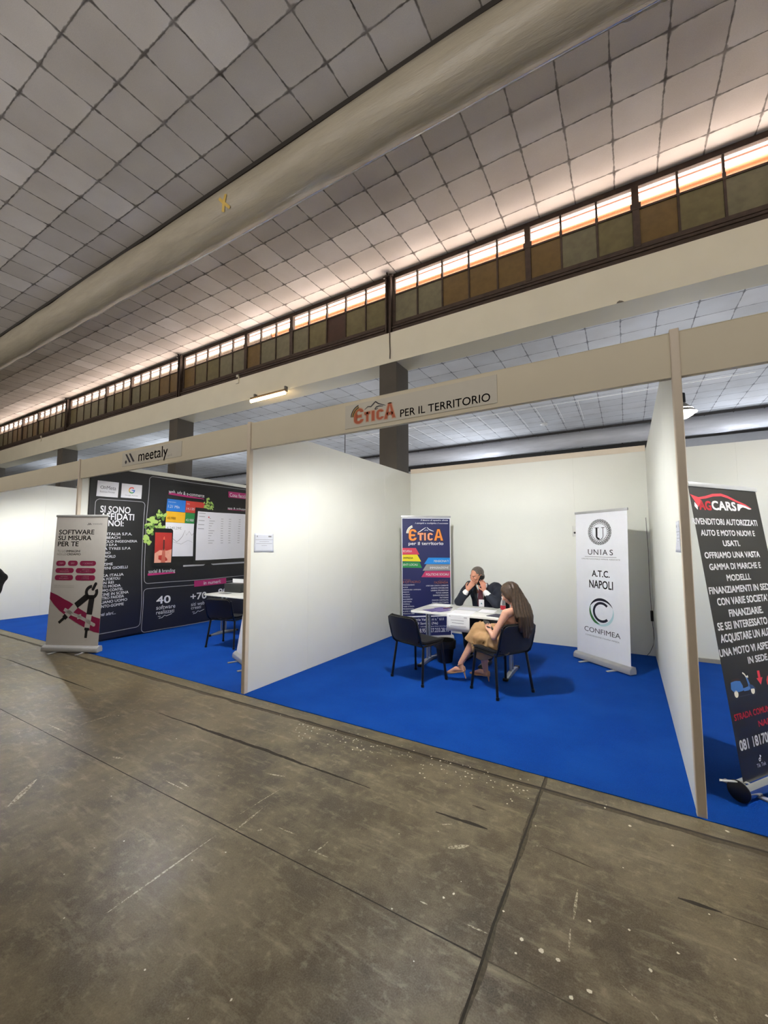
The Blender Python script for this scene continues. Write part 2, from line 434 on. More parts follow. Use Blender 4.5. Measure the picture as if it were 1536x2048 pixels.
def concrete_floor():
    b = MB()
    b.box((WX0, -8, -0.2), (WX1, 19.5, 0.0))
    def strip(x0, y0, x1, y1, wd, z, mi, jag=0.25, fade=False):
        b.cur = mi
        n = max(2, int(math.hypot(x1-x0, y1-y0)/0.025)); d = Vector((x1-x0, y1-y0)).normalized(); q = Vector((-d.y, d.x)); vs = []
        def walk(k=7):
            a = [random.uniform(-1, 1) for _ in range(n+1+k)]; return [sum(a[i:i+k])/k*1.9 for i in range(n+1)]
        ja, jb, jc = walk(), walk(), walk(15)
        for i in range(n+1):
            t = i/n; ww = wd/2; fd = 1.0
            if fade: fd = 0.2+0.8*math.sin(PI*min(1, max(0.02, t)))
            c = Vector((x0, y0)).lerp(Vector((x1, y1)), t) + q*jc[i]*wd*jag*0.5
            vs += [(*(c+q*ww*fd*(1+jag*ja[i])), z), (*(c-q*ww*fd*(1+jag*jb[i])), z)]
        b.add(vs, [(2*i, 2*i+1, 2*i+3, 2*i+2) for i in range(n)])
    # expansion joint across the corridor, saw cuts along it
    strip(-0.552, D-0.01, -0.552, -3, 0.010, 0.0007, 1, 0.6)
    strip(-0.548, D-0.01, -0.548, -3, 0.026, 0.0004, 2, 0.8)
    strip(-14, 2.965, 5, 2.99, 0.018, 0.0006, 1, 0.35)
    strip(-14, 2.952, 5, 2.972, 0.045, 0.0004, 2, 0.5)
    strip(-16, 1.625, -0.552, 1.685, 0.007, 0.0006, 1, 0.35)
    strip(-0.552, 1.685, 5, 1.70, 0.006, 0.0006, 2, 0.6)
    strip(-3.94, 2.405, -1.53, 2.405, 0.028, 0.0006, 1, 0.6, True)
    strip(-7.85, 2.387, -5.15, 2.386, 0.022, 0.0006, 1, 0.6, True)
    strip(-1.06, 2.406, -0.746, 2.42, 0.03, 0.0006, 1, 0.7, True)
    strip(-0.89, 2.578, -0.80, 2.574, 0.02, 0.0006, 2, 0.7, True)
    strip(0.137, 2.41, 0.296, 2.412, 0.02, 0.0006, 1, 0.7, True)
    strip(-0.46, 2.43, -0.20, 2.405, 0.012, 0.0006, 2, 0.7, True)
    strip(0.29, 2.41, 0.9, 2.42, 0.01, 0.0006, 2, 0.7, True)
    WH = [(-3.364,1.11,-3.577,1.327,.035),(-2.034,1.041,-2.036,1.601,.012),(-1.974,1.673,-1.991,1.902,.012),(-2.066,1.787,-2.036,2.126,.006),(-1.478,1.783,-1.466,1.878,.011),(-1.496,1.783,-1.396,1.789,.008),(-3.444,1.746,-3.347,1.772,.025),(-2.823,1.769,-2.587,1.769,.010),(-2.693,1.81,-2.584,1.804,.012),(-4.297,1.899,-4.277,2.173,.012),(-1.781,1.824,-1.647,1.829,.010),(-2.255,2.185,-2.116,2.221,.012),(-4.551,1.75,-4.238,1.756,.012),(-2.263,1.515,-2.271,1.561,.010),(-1.863,1.743,-1.847,1.767,.017),(-0.888,2.162,-0.792,2.24,.027),(-0.263,2.232,-0.262,2.047,.012),(-0.268,1.995,-0.263,1.889,.008),(-0.657,1.793,-0.563,1.797,.007),(-1.001,2.307,-0.932,2.355,.012),(-0.08,1.851,-0.024,1.819,.010),(0.006,1.804,0.038,1.778,.007),(0.196,1.912,0.197,1.872,.012),(-0.873,1.795,-0.835,1.796,.008)]
    for q in WH: strip(*q, 0.0009, 3, 0.45, True)
    def speck(x, y, s):
        b.cur = 4; n = 6; a0 = random.random()*6
        b.add([(x+s*math.cos(a0+2*PI*k/n)*random.uniform(.6, 1.3), y+s*math.sin(a0+2*PI*k/n)*random.uniform(.6, 1.3), 0.001) for k in range(n)], [tuple(range(n))])
    for x, y in [(-0.755,1.91),(-0.788,1.866),(0.013,1.965),(-0.182,1.766),(-0.436,1.843),(0.11,2.099),(-0.203,2.077),(-0.358,1.833),(-0.295,1.829),(-0.236,1.709),(-0.179,2.966),(-0.049,2.854),(0.424,3.083),(0.148,2.793)]:
        speck(x, y, random.uniform(.006, .011))
    for k in range(150):
        x = random.uniform(-2.6, -0.6); y = 2.92 - 0.22*random.random()**1.6 + (0.1 if random.random() < .3 else 0)
        speck(x, min(y, 3.1), random.uniform(.0025, .008))
    for k in range(70): speck(random.uniform(-5, .8), random.uniform(0.9, 3.1), random.uniform(.002, .006))
    o = b.build('floor', [concrete_mat(), mat('joint_dirt', '#2a251b', 0.9, var=0.3, scale=40), mat('worn_edge_dirt', '#453d2d', 0.8, var=0.35, scale=60), scuff_mat(), mat('white_debris', '#cfc9b6', 0.6, var=.1)], smooth=False)
    return struct(o, 'worn grey brown concrete corridor floor with scuffs and a joint')
concrete_floor()

b = MB(); b.box((-15.6, D-0.012, 0.0), (6.0, 7.16, 0.004))
for k in range(1): pass
tag(b.build('carpet', carpet_mat(), smooth=False), 'bright blue carpet laid under the row of trade fair booths', 'carpet')

# main hall ceiling (tiles of 60 cm), slightly pitched up towards the clerestory
def slab(name, y0, y1, zf, m, t=0.06):
    b = MB(); b.add([(WX0, y0, zf(y0)), (WX1, y0, zf(y0)), (WX1, y1, zf(y1)), (WX0, y1, zf(y1)), (WX0, y0, zf(y0)+t), (WX1, y0, zf(y0)+t), (WX1, y1, zf(y1)+t), (WX0, y1, zf(y1)+t)],
          [(3,2,1,0),(4,5,6,7),(0,1,5,4),(1,2,6,5),(2,3,7,6),(3,0,4,7)])
    return struct(b.build(name, m, smooth=False))
ZC = lambda y: 7.41 + 0.025*y
slab('ceiling', -8, 7.66, ZC, ceiling_mat('hall_ceiling_tiles', -4.13, -0.02, 0.6, '#d2cecb', '#bab5b0', '#3f3a36'))
ZA = 5.82
slab('ceiling', 7.88, 19.5, lambda y: ZA, ceiling_mat('aisle_ceiling_tiles', -4.13, 8.67, 0.6, '#dcdde2', '#cfd1d6', '#55555c', 0.15, 0.012))

HALLWALL = mat('hall_wall_paint', '#b9b4aa', 0.8, var=0.04, scale=1.5)
for nm, a, c in (('wall_rear', (WX0, -8.2, 0), (WX1, -8, 7.3)), ('wall_west', (WX0-.2, -8, 0), (WX0, 19.5, 7.7)), ('wall_east', (WX1, -8, 0), (WX1+.2, 19.5, 7.7))):
    b = MB(); b.box(a, c); struct(b.build(nm, HALLWALL, smooth=False))
b = MB(); b.box((WX0, 19.5, 0), (WX1, 19.7, 5.9)); b.cur = 1
b.box((WX0, 19.44, 5.50), (0.9, 19.5, 5.76)); b.box((0.9, 19.44, 5.68), (WX1, 19.5, 5.76))
for k in range(14): b.box((-18+k*1.5, 19.42, 5.46), (-17.95+k*1.5, 19.44, 5.78))
struct(b.build('wall_far', [mat('far_wall_grey', '#aeaeb0', 0.8, var=0.03), mat('far_window_dark', '#2a2622', 0.5, var=0.2)], smooth=False))

b = MB(); b.box((WX0, 8.0, 5.90), (WX1, 19.5, 6.2)); struct(b.build('roof', mat('white_bounce_slab', '#e2dad8', .8), smooth=False), 'unseen white roof slab added over the aisle to bounce sunlight')  # out-of-view slab, kept white so sun bounces up through the panes
# beam over the columns
b = MB(); b.box((WX0, 7.32, 5.46), (WX1, 7.88, 6.12))
b.cur = 1
b.add([(0.02, 7.318, 5.462), (0.09, 7.318, 5.458), (0.13, 7.318, 5.46), (0.10, 7.318, 5.485), (0.06, 7.318, 5.50), (0.03, 7.318, 5.483)], [(0,1,2,3,4,5)])
struct(b.build('trim_1', [BEAM, mat('chipped_plaster', '#6b6258', 0.9, var=0.3, scale=50)], smooth=False), 'long cream plaster beam under the clerestory windows')

CL = ['dark grey concrete column behind the orange lettered fascia sign', 'dark grey concrete column behind the fascia sign with two slanted bars',
      'dark grey concrete column above the far left cream fascia board', 'dark grey concrete column at the left edge of the photo']
for k in range(4):
    x = -4.44 - 7.62*k
    b = MB(); b.box((x, 7.325, 0), (x+0.42, 7.875, 5.46))
    tag(b.build('concrete_column', COLUMN, bevel=0.012), CL[k], 'column', 'dark grey concrete columns along the hall')

# clerestory windows
PANE_UP = pane_mat('clear_clerestory_glass', '#fff1e0', 0.93)
LOWS = [pane_mat('sooty_glass_olive', '#6a6243', 0.008, 0.3), pane_mat('sooty_glass_brown', '#6b5632', 0.008, 0.3), pane_mat('sooty_glass_grey', '#706b54', 0.008, 0.3), pane_mat('sooty_glass_rust', '#40291d', 0.0, 0.4)]
YW = 7.6
def clerestory(idx, x1):
    x0 = x1 - 7.42
    b = MB(); zt = ZC(YW)
    b.box((x0, 7.50, 6.12), (x1, 7.70, 6.30)); b.box((x0, 7.47, 6.30), (x1, 7.66, 6.335)); b.box((x0, 7.56, 6.335), (x1, 7.64, 6.49))
    b.box((x0, 7.54, 6.40), (x1, 7.56, 6.43))
    b.box((x0, 7.56, 7.495), (x1, 7.64, zt-0.004)); b.box((x0, 7.575, 7.10), (x1, 7.625, 7.135))
    pw = (x1-x0)/13
    for i in range(14):
        x = x0 + pw*i; wd = 0.05 if i in (5, 8) else (0.03 if i in (0, 13) else 0.016)
        dp = 0.05 if i in (5, 8) else 0.03
        b.box((max(x0, x-wd), YW-dp, 6.45), (min(x1, x+wd), YW+dp, 7.53))
        b.box((max(x0, x-wd*1.5), YW-dp*1.1, 7.09), (min(x1, x+wd*1.5), YW-dp*0.9, 7.2))
    o = struct(b.build('window_%d' % idx, RUST, bevel=0.004, segs=1))
    g = MB()
    for i in range(13):
        g.box((x0+pw*i+.001, YW-.003, 7.13), (x0+pw*(i+1)-.001, YW+.003, 7.5))
    g.build('upper_panes', PANE_UP, o, smooth=False)
    g = MB()
    for i in range(13):
        g.cur = random.choice((0, 0, 1, 1, 2, 2)) if not (idx == 2 and i == 10) else 3
        g.box((x0+pw*i+.001, YW-.003, 6.47), (x0+pw*(i+1)-.001, YW+.003, 7.11))
    g.build('lower_panes', LOWS, o, smooth=False)
    b = MB()
    b.box((x1+.02, 7.46, 6.12), (x1+.05, 7.66, 7.56)); b.box((x1+.13, 7.46, 6.12), (x1+.16, 7.66, 7.56)); b.box((x1+.02, 7.54, 6.12), (x1+.16, 7.57, 7.56))
    b.box((x1-.02, 7.56, 6.12), (x1+.20, 7.64, 7.59)); b.box((x1-.03, 7.44, 7.50), (x1+.21, 7.5, 7.53)); b.tube([(x1+.09, 7.45, 7.5), (x1+.09, 7.42, 7.58)], .02, 8)
    o = struct(b.build('trim_%d' % (idx+10), RUST, bevel=0.004, segs=1), 'rusty steel post between clerestory windows')
for k in range(5): clerestory(k+1, 3.21 - 7.6*k)

# tubes invented outside to give the upper panes their orange, brown and pink bands
tag(MB().tube([(-9.0, 8.62, 7.955), (8.8, 8.62, 7.955)], .075, 20).build('pane_band_tube', mat('ochre_band_paint', '#7d4012', 0.5, var=0.1, scale=5)), 'ochre tube added outside for the orange band in the right clerestory panes', 'pipe')
tag(MB().tube([(-33.5, 8.62, 7.94), (-9.02, 8.62, 7.94)], .085, 20).build('pane_band_tube', mat('brown_band_paint', '#35281a', 0.6, var=0.3, scale=3)), 'brown tube added outside for the dark band in the left clerestory panes', 'pipe')
tag(MB().tube([(-33.5, 8.6, 8.165), (8.8, 8.6, 8.165)], .022, 12).build('pane_band_rail', mat('pinkish_band_paint', '#6e4a40', 0.5, var=0.1)), 'thin pinkish rail added outside for the pink line in the upper clerestory panes', 'rail')

# inflated plastic air ducts under the ceilings
SEAM = mat('glossy_seam_film', '#ffffff', .3, metal=.9, var=0, bump=1.0, bscale=45)
def duct(name, y, z, rad, rail_yz, label, colr, film, sag=0.01, seam_a=-40):
    t = thing(name, label, 'air duct', (0, 0, 0))
    n, m = 220, 40
    L0, L1 = WX0+.3, WX1-.3
    vs = []; rng = random.Random(3)
    ph = [(rng.uniform(.3, 2.5), rng.uniform(0, 6), rng.randint(1, 5)) for _ in range(7)]
    for i in range(n+1):
        x = L0+(L1-L0)*i/n
        for k in range(m):
            a = 2*PI*k/m; q = rad
            for fr, p, c in ph: q += rad*0.006*math.sin(fr*x*2+p+c*a)
            vs.append((x, y+q*math.cos(a), z+q*math.sin(a)-sag*math.sin(x*0.83)))
    fs = [(i*m+k, i*m+(k+1) % m, (i+1)*m+(k+1) % m, (i+1)*m+k) for i in range(n) for k in range(m)]
    MB().add(vs, fs).build('duct_film', film, t)
    # welded seam fin on the far lower side, crimped here and there
    b = MB(); a = math.radians(seam_a); vs = []; N = 900
    for i in range(N+1):
        x = L0+(L1-L0)*i/N
        kink = 0.02*max(0, math.sin(x*2.1)+math.sin(x*0.77+1)-1.35)
        h = 0.024+kink+rng.uniform(0, .006 if kink == 0 else .02)
        zz = -sag*math.sin(x*0.83)
        y0, z0 = y+rad*0.985*math.cos(a), z+rad*0.985*math.sin(a)+zz
        vs += [(x, y0, z0), (x+rng.uniform(-.01, .01), y0+math.cos(a)*h+rng.uniform(-.004, .004), z0+math.sin(a)*h+rng.uniform(-.004, .004))]
    b.add(vs, [(2*i, 2*i+1, 2*i+3, 2*i+2) for i in range(N)])
    b.tube([(L0+(L1-L0)*i/160, y+rad*1.0*math.cos(a), z+rad*1.0*math.sin(a)-sag*math.sin((L0+(L1-L0)*i/160)*0.83)) for i in range(161)], .014, 8)
    b.build('welded_seam', SEAM, t)
    b = MB(); ry, rz = rail_yz
    b.box((L0, ry-.03, rz), (L1, ry+.03, rz+.02)); b.box((L0, ry-.035, rz-.055), (L1, ry-.022, rz+.02))
    k = L0
    while k < L1:
        b.box((k, ry-.038, rz-.06), (k+.012, ry+.06, rz-.045)); k += 0.72
    b.build('hanging_rail', mat('dark_hanging_rail', '#241f1b', 0.6, var=0.2), t)
    return t
td = duct('air_duct', 4.27, 7.185, 0.318, (4.055, 7.455), 'long translucent beige plastic air duct under the main hall ceiling', 'beige', film_mat('beige_duct_film', '#b6ad9b', 0.30, 0.22), seam_a=-36)
# adhesive tape cross stuck on the duct
b = MB(); a0 = math.radians(206)
def dp(x, s, h=0.018): a = a0 + s/0.318; return (x, 4.27+(0.318+h)*math.cos(a), 7.185+(0.318+h)*math.sin(a))
for sg in (1, -1):
    vs = []
    for i in range(9):
        s = -.09+.18*i/8; x = -5.30+sg*s*0.9
        vs += [dp(x-.022, s+sg*.012), dp(x+.022, s-sg*.012)]
    b.add(vs, [(2*i, 2*i+1, 2*i+3, 2*i+2) for i in range(8)])
b.build('tape_cross', mat('yellow_tape', '#b99a45', 0.5), td)
duct('air_duct', 16.5, 5.47, 0.30, (16.15, 5.73), 'pale plastic air duct under the aisle ceiling behind the booths', 'white', film_mat('pale_duct_film', '#d4d4d8', 0.3, 0.3), 0.02, -50)

b = MB()
b.box((-9.5, 13.03, ZA-.012), (2.9, 13.048, ZA))
for k in range(14): b.box((-1.07-.6*k, 13.05, ZA-.01), (-1.054-.6*k, 15.1+.1*(k % 3), ZA))
struct(b.build('trim_2', mat('white_ceiling_bars', '#ffffff', 0.4, var=0.0), smooth=False), 'white bars on the aisle ceiling')
sd = MB().lathe([(0, 0), (.12, 0), (.13, -.03), (.11, -.06), (.05, -.085), (0, -.085)], 24, close=False).build('smoke_detector', mat('detector_white', '#e4e4e4', 0.4), loc=(-2.32, 14.95, ZA))
tag(sd, 'small round white detector on the aisle ceiling', 'smoke detector')

# ------------------------------------------------------------------ booth partitions
def panels(name, axis, fix0, fix1, s0, s1, first, top=HW):
    """white partition made of 1 m panels; axis 'y': runs along Y"""
    b = MB(); s = s0; e = first
    while s < s1-1e-4:
        e = min(e, s1)
        if axis == 'y': b.box((fix0, s, 0.0), (fix1, e, top))
        else: b.box((s, fix0, 0.0), (e, fix1, top))
        s = e; e = s+1.0
    return struct(b.build(name, WHITE_WALL, bevel=0.0018, segs=1))
SIDES = [('wall_left', XL-.045), ('wall_left.001', XL-.045-4.0), ('wall_left.002', XL-.045-8.0), ('wall_left.003', XL-.045-12.0), ('wall_right', XR), ('wall_right.001', XR+4.0)]
for i, (nm, x) in enumerate(SIDES):
    panels(nm, 'y', x, x+.045, D+.05, YB, 4.165)
    b = MB(); b.prism(rpoly(x-.003, D, x+.048, D+.052, .006, 3), 0, 3.005)
    struct(b.build('trim_%d' % (20+i), POST), 'cream front post of a booth partition')
for i, (x0, x1) in enumerate(((-3.62, .299), (-7.62, -3.665), (-11.62, -7.665), (-15.62, -11.665), (.344, 4.299))):
    panels('wall_back' if i == 0 else 'wall_back.%03d' % i, 'x', YB, YB+.045, x0-.02, x1+.02, x1-.99 if i == 0 else x0+.99)
    b = MB(); b.box((x0, D+.018, 2.69), (x1, D+.062, 2.985))
    b.box((x0, D+.018, 2.985), (x1, D+.064, 2.992))
    struct(b.build('trim_%d' % (30+i), FASCIA, bevel=.002, segs=1), 'cream fascia board across a booth front')
b = MB(); b.box((-3.62, YB+.002, 2.995), (.299, YB+.05, 3.085))
struct(b.build('trim_40', POST, bevel=.002), 'cream top rail of the back partition')
b = MB(); b.box((.345, YB-.03, 0.004), (4.29, YB-.001, 0.055)); struct(b.build('baseboard_right', mat('grey_baseboard', '#9b968c', .6)))

def booth_spot(x, k):
    t = thing('booth_spotlight', ['white spotlight clamped behind the fascia of the middle booth', 'white spotlight clamped behind the fascia with two slanted bars', 'white spotlight behind the far left fascia', 'white spotlight behind the right hand fascia'][k], 'spotlight', (x, D+.062, 2.9))
    MB().box((-.03, 0, -.02), (.03, .012, .05)).build('clamp', SILVER, t)
    MB().tube([(0, .01, .03), (0, .10, .075), (0, .17, .06)], .009, 8).build('arm', SILVER, t)
    MB().box((-.075, .15, -.01), (.075, .20, .085), Matrix.Rotation(0, 4, 'X')).build('lamp_head', SILVER, t, bevel=.01)
    MB().box((-.06, .2005, .0), (.06, .204, .075)).build('lens', mat('spot_lens', '#ffffff', .2, emit=8.0), t)
    l = add_light('spot_light', 'SPOT', (x, D+.062+.215, 2.935), SPOT_W, (1.0, 1.0, 0.965), .045, (x, 4.3, 0), angle=math.radians(172), blend=.5)
for k, x in enumerate((-1.66, -5.64, -9.64, 2.32)): booth_spot(x, k)

# ------------------------------------------------------------------ lamps and fittings of the hall
t = thing('fluorescent_lamp', 'glowing warm fluorescent batten hung at the beam edge', 'lamp', (-7.70, 7.20, 5.36))
MB().box((-.62, .0, .02), (.62, .07, .075)).build('housing', mat('lamp_housing_brown', '#6a5640', .5), t, bevel=.006)
MB().tube([(-.60, .02, -.02), (.60, .02, -.02)], .04, 14).build('glowing_tube', mat('warm_tube_glow', '#ffdca0', .3, var=0, emit=30.0), t)
for s in (-.5, .58):
    MB().box((s-.02, .03, .03), (s+.02, .12, .16)).build('bracket', mat('lamp_bracket_grey', '#75706a', .5), t)

def pendant(x, y, z, label, power):
    t = thing('pendant_lamp', label, 'lamp', (x, y, z), group='bell pendant lamps in the aisle')
    MB().lathe([(.0, .40), (.09, .40), (.095, .20), (.07, .19), (.0, .19)], 20, close=False).build('lamp_cap', BLACK, t)
    MB().lathe([(.07, .19), (.12, .15), (.26, .0), (.30, -.04), (.285, -.04), (.25, .01), (.10, .14)], 28, close=False).build('shade', mat('pendant_shade_grey', '#8f8b86', .35, metal=.4), t)
    MB().lathe([(0, -.17), (.12, -.15), (.22, -.09), (.265, -.02), (.22, .05), (0, .06)], 24, close=False).build('glass_bowl', mat('pendant_glow', '#fff3e2', .3, var=0, emit=9.0), t)
    MB().tube([(0, 0, .38), (0, 0, ZA-z)], .012, 8).build('rod', BLACK, t)
    add_light('pendant_light', 'POINT', (x, y, z-.32), power, (.93, .95, 1.0), .2)
pendant(1.16, 10.95, 4.52, 'glowing bell pendant lamp right of the right partition post', AISLE_W)
pendant(-7.80, 10.7, 4.12, 'bell pendant lamp with black cap peeking over the left white partition', AISLE_W)
for x in (-16.5, -25.5): add_light('aisle_light', 'POINT', (x, 10.8, 4.2), AISLE_W, (.85, .92, 1.0), .25)
for x in (-14.0, -5.0, 3.5): add_light('aisle_light', 'POINT', (x, 16.0, 3.6), AISLE_W, (.85, .91, 1.0), .25)

b = MB(); b.tube([(-4.17, 7.305, 6.16), (-4.168, 7.305, 5.9), (-4.16, 7.305, 5.7), (-4.165, 7.305, 5.54)], .011, 8)
tag(b.build('hanging_cable', mat('dark_cable', '#4a3f35', .6)), 'dark cable hanging down the cream beam above the nearest column', 'cable')
for x, lb in ((-8.97, 'pale hooked bracket on the beam above the fluorescent lamp'), (-21.3, 'pale hooked bracket on the far left part of the beam')):
    b = MB(); b.box((x+.05, 7.295, 6.0), (x+.075, 7.32, 6.23)); b.box((x-.05, 7.295, 5.985), (x+.075, 7.32, 6.01)); b.box((x-.03, 7.295, 6.17), (x+.075, 7.315, 6.23))
    tag(b.build('beam_hook', BEAM, bevel=.003), lb, 'bracket')

# ------------------------------------------------------------------ roll-up banners
def rollup(name, label, x0, y0, th, lean, wid, zb, zt, film, base='box', group=None):
    """local frame: u along +X, sheet faces -Y and leans back by `lean` at the top"""
    t = thing(name, label, 'roll-up banner', (x0, y0, 0.004), th, group)
    V = Vector((0, lean, zt-zb)); Hs = V.length; Vn = V.normalized(); Nn = Vector((1, 0, 0)).cross(Vn)
    O = Vector((0, 0, zb-0.004))
    mp = lambda a, b, off: tuple(O + Vector((a, 0, 0)) + Vn*b + Nn*off)
    b = MB(); NV = 24
    def q(a, bb, off): return O + Vector((a, 0, 0)) + Vn*bb + Nn*off
    vs = []; 
    for j in range(NV+1):
        vv = Hs*j/NV
        vs += [q(0, vv, 0), q(wid, vv, 0), q(wid, vv, -.0012), q(0, vv, -.0012)]
    fs = [(4*j+k, 4*j+(k+1) % 4, 4*j+4+(k+1) % 4, 4*j+4+k) for j in range(NV) for k in range(4)] + [(3, 2, 1, 0), (4*NV, 4*NV+1, 4*NV+2, 4*NV+3)]
    b.add(vs, fs); sheet = b.build('banner_sheet', film, t, smooth=False)
    top = q(0, Hs, 0)
    rail_m = SILVER if base != 'white' else mat('white_rail', '#eceef0', .35)
    b = MB(); M = Matrix.Translation(top)
    b.box((-.008, -.010, -.008), (wid+.008, .014, .026), M); b.build('top_rail', rail_m, t, bevel=.004)
    b = MB(); b.tube([q(wid/2, 0, -.045), q(wid/2, Hs-.01, -.02)], .008, 8); b.build('support_pole', CHROME, t)
    if base == 'round':
        b = MB(); b.tube([(-.012, .02, .066), (wid+.012, .02, .066)], .058, 24)
        b.box((0, -.012, .10), (wid, .012, .122)); b.build('cassette', mat('polished_chrome', '#d5d8da', .08, metal=.95, var=.02), t)
        for xx in (-.022, wid+.012):
            b = MB(); b.tube([(xx, .02, .066), (xx+.012, .02, .066)], .064, 24); b.build('end_cap', BLACK, t, bevel=.003)
        b = MB(); b.prism([(-.02, .02), (.03, -.02), (.03, .0), (-.09, .085), (-.11, .075)], .118, .124); b.build('pull_tab', WHITETOP, t)
        feet = ((.16, -.19, .20), (wid-.16, -.19, .20))
    else:
        h = zb-.004+.012
        prof = [(-.05, .012), (.055, .012), (.058, h*.5), (.045, h), (-.012, h), (-.045, h*.72), (-.052, h*.4)]
        b = MB(); b.prism(prof, -.02, wid+.02, 'x'); b.build('cassette', SILVER, t, bevel=.004)
        for xx in (-.026, wid+.02):
            b = MB(); b.prism(prof, xx, xx+.006, 'x'); b.build('end_cap', mat('light_grey_plastic', '#a9abad', .5), t)
        feet = ((.20, -.17, .17), (wid-.20, -.17, .17))
    for fx, y_a, y_b in feet:
        b = MB(); b.box((fx-.02, y_a, 0), (fx+.02, y_b, .012)); b.build('foot', SILVER, t, bevel=.003)
    return t, sheet, mp

# --- navy banner in the corner behind the table
NAVY = mat('banner_navy_print', '#1d2358', .5, var=.06, scale=2)
t, sheet, mp = rollup('rollup_banner', 'navy blue roll-up banner with orange logo standing in the left back corner', -3.25, 6.084, .678, 0, .85, .08, 2.07, FILMWHITE)
p = Print(mp, sheet=sheet); W_ = mat('print_white', '#f4f4f6', .5, var=0); ORG = mat('print_orange', '#f0913e', .5, var=.03); ORL = mat('print_salmon', '#f2a37a', .5, var=.03); ORD = mat('print_dull_orange', '#c97a5c', .5, var=.03)
p.rect(.012, .0, .838, 1.966, NAVY, 1)
p.text('Il lavoro di squadra divide', .330, 1.920, .811, 1.952, W_, 2, .02, .3)
p.text('i compiti e moltiplica il successo', .233, 1.868, .811, 1.902, W_, 2, .02, .3)
p.build('slogan_lettering', sheet)
p = Print(mp, sheet=sheet)
# rounded letters of the logo drawn as shapes
def etica(p, E, T, I, C, A, main, small, outline, ev):
    u0, v0, u1, v1 = E; h = v1-v0; ww = u1-u0; tk = ww*.30
    for grow, m_, L in ((.012*h/.2, outline, 2), (0, main, 3)):
        p.arc(u0+ww*.52, v0+h*.72, ww*.50+grow, ww*.50-tk-grow, PI*.02, PI, m_, L, 24, (h*.28+grow)/(ww*.5+grow))
        p.rect(u0+ww*.02-grow, v0+h*.26, u0+ww*.02+tk+grow, v0+h*.74, m_, L)
        p.arc(u0+ww*.52, v0+h*.28, ww*.50+grow, ww*.50-tk-grow, PI, PI*1.98, m_, L, 24, (h*.28+grow)/(ww*.5+grow))
        p.rect(u0+tk, v0+h*.40-grow, u0+ww*.82+grow, v0+h*.56+grow, m_, L)
        # A
        a0, b0, a1, b1 = A; hh = b1-b0; wa = a1-a0; um = (a0+a1)/2
        p.poly([(a0-grow, b0-grow), (a0+wa*.26+grow, b0-grow), (um+grow*.3, b1-hh*.12), (um-wa*.02, b1+grow), (um-wa*.14-grow, b1-hh*.02+grow)], m_, L)
        p.poly([(a1+grow, b0-grow), (um+wa*.14+grow, b1-hh*.02+grow), (um-wa*.02, b1+grow), (um-grow*.3, b1-hh*.12), (a1-wa*.26-grow, b0-grow)], m_, L)
        p.poly([(um-wa*.14-grow, b1-hh*.02), (um+wa*.14+grow, b1-hh*.02), (um+wa*.08, b1+grow), (um-wa*.08, b1+grow)], m_, L)
        p.rect(a0+wa*.22, b0+hh*.24-grow, a1-wa*.22, b0+hh*.40+grow, m_, L)
        mm = small if L == 3 else outline
        a0, b0, a1, b1 = T; hh = b1-b0; wt = a1-a0
        p.rect(a0-grow, b1-hh*.24-grow, a1+grow, b1+grow, mm, L); p.rect((a0+a1)/2-wt*.17-grow, b0-grow, (a0+a1)/2+wt*.17+grow, b1, mm, L)
        a0, b0, a1, b1 = I; p.rrect(a0-grow, b0-grow, a1+grow, b1+grow, .006, mm, L)
        a0, b0, a1, b1 = C; hh = b1-b0; wc = a1-a0; tc = wc*.34
        p.arc(a0+wc*.5, b0+hh*.70, wc*.5+grow, wc*.5-tc-grow, PI*.05, PI, mm, L, 20, (hh*.30+grow)/(wc*.5+grow))
        p.rect(a0-grow, b0+hh*.29, a0+tc+grow, b0+hh*.71, mm, L)
        p.arc(a0+wc*.5, b0+hh*.30, wc*.5+grow, wc*.5-tc-grow, PI, PI*1.95, mm, L, 20, (hh*.30+grow)/(wc*.5+grow))
DKR = mat('print_dark_outline', '#3a1a2a', .5)
etica(p, (.120,1.589,.256,1.786), (.274,1.595,.377,1.723), (.389,1.595,.417,1.723), (.448,1.595,.542,1.723), (.561,1.592,.719,1.787), ORG, ORL, DKR, 0)
p.stroke([(.275,1.728),(.32,1.75),(.37,1.785),(.419,1.815)], .012, W_, 4, True)
p.stroke([(.437,1.818),(.47,1.785),(.51,1.765),(.556,1.750)], .014, W_, 4, True)
p.stroke([(.395,1.760),(.412,1.772),(.425,1.768),(.440,1.772),(.455,1.758)], .007, W_, 4)
for rr, mm in ((.145, W_), (.132, mat('print_pale_yellow', '#efe6b0', .5)), (.118, W_)):
    p.arc(.225, 1.712, rr, rr-.010, PI*.60, PI*.99, mm, 4, 16, 1.0)
p.text('per il territorio', .116, 1.502, .723, 1.572, W_, 3, .03)
p.build('logo', sheet)
p = Print(mp, sheet=sheet)
RED_, YEL_, GRN_, BLU_, GRY_, CRM_ = [mat('print_'+n, h, .5, var=.02) for n, h in (('red', '#d0405a'), ('yellow', '#ecdc2c'), ('green', '#238a48'), ('sky_blue', '#1c8ae0'), ('mid_grey', '#9b9896'), ('crimson', '#c23a6a'))]
for q_, m_ in (([(.012,1.469),(.242,1.469),(.306,1.356),(.012,1.362)], RED_), ([(.012,1.357),(.266,1.357),(.333,1.240),(.012,1.249)], YEL_), ([(.012,1.237),(.302,1.234),(.347,1.135),(.012,1.141)], GRN_), ([(.457,1.305),(.838,1.300),(.838,1.193),(.382,1.198)], BLU_), ([(.425,1.194),(.838,1.188),(.838,1.085),(.356,1.087)], GRY_), ([(.398,1.080),(.838,1.074),(.838,.966),(.333,.980)], CRM_)):
    p.poly(q_, m_, 2); p.build('ribbon', sheet)
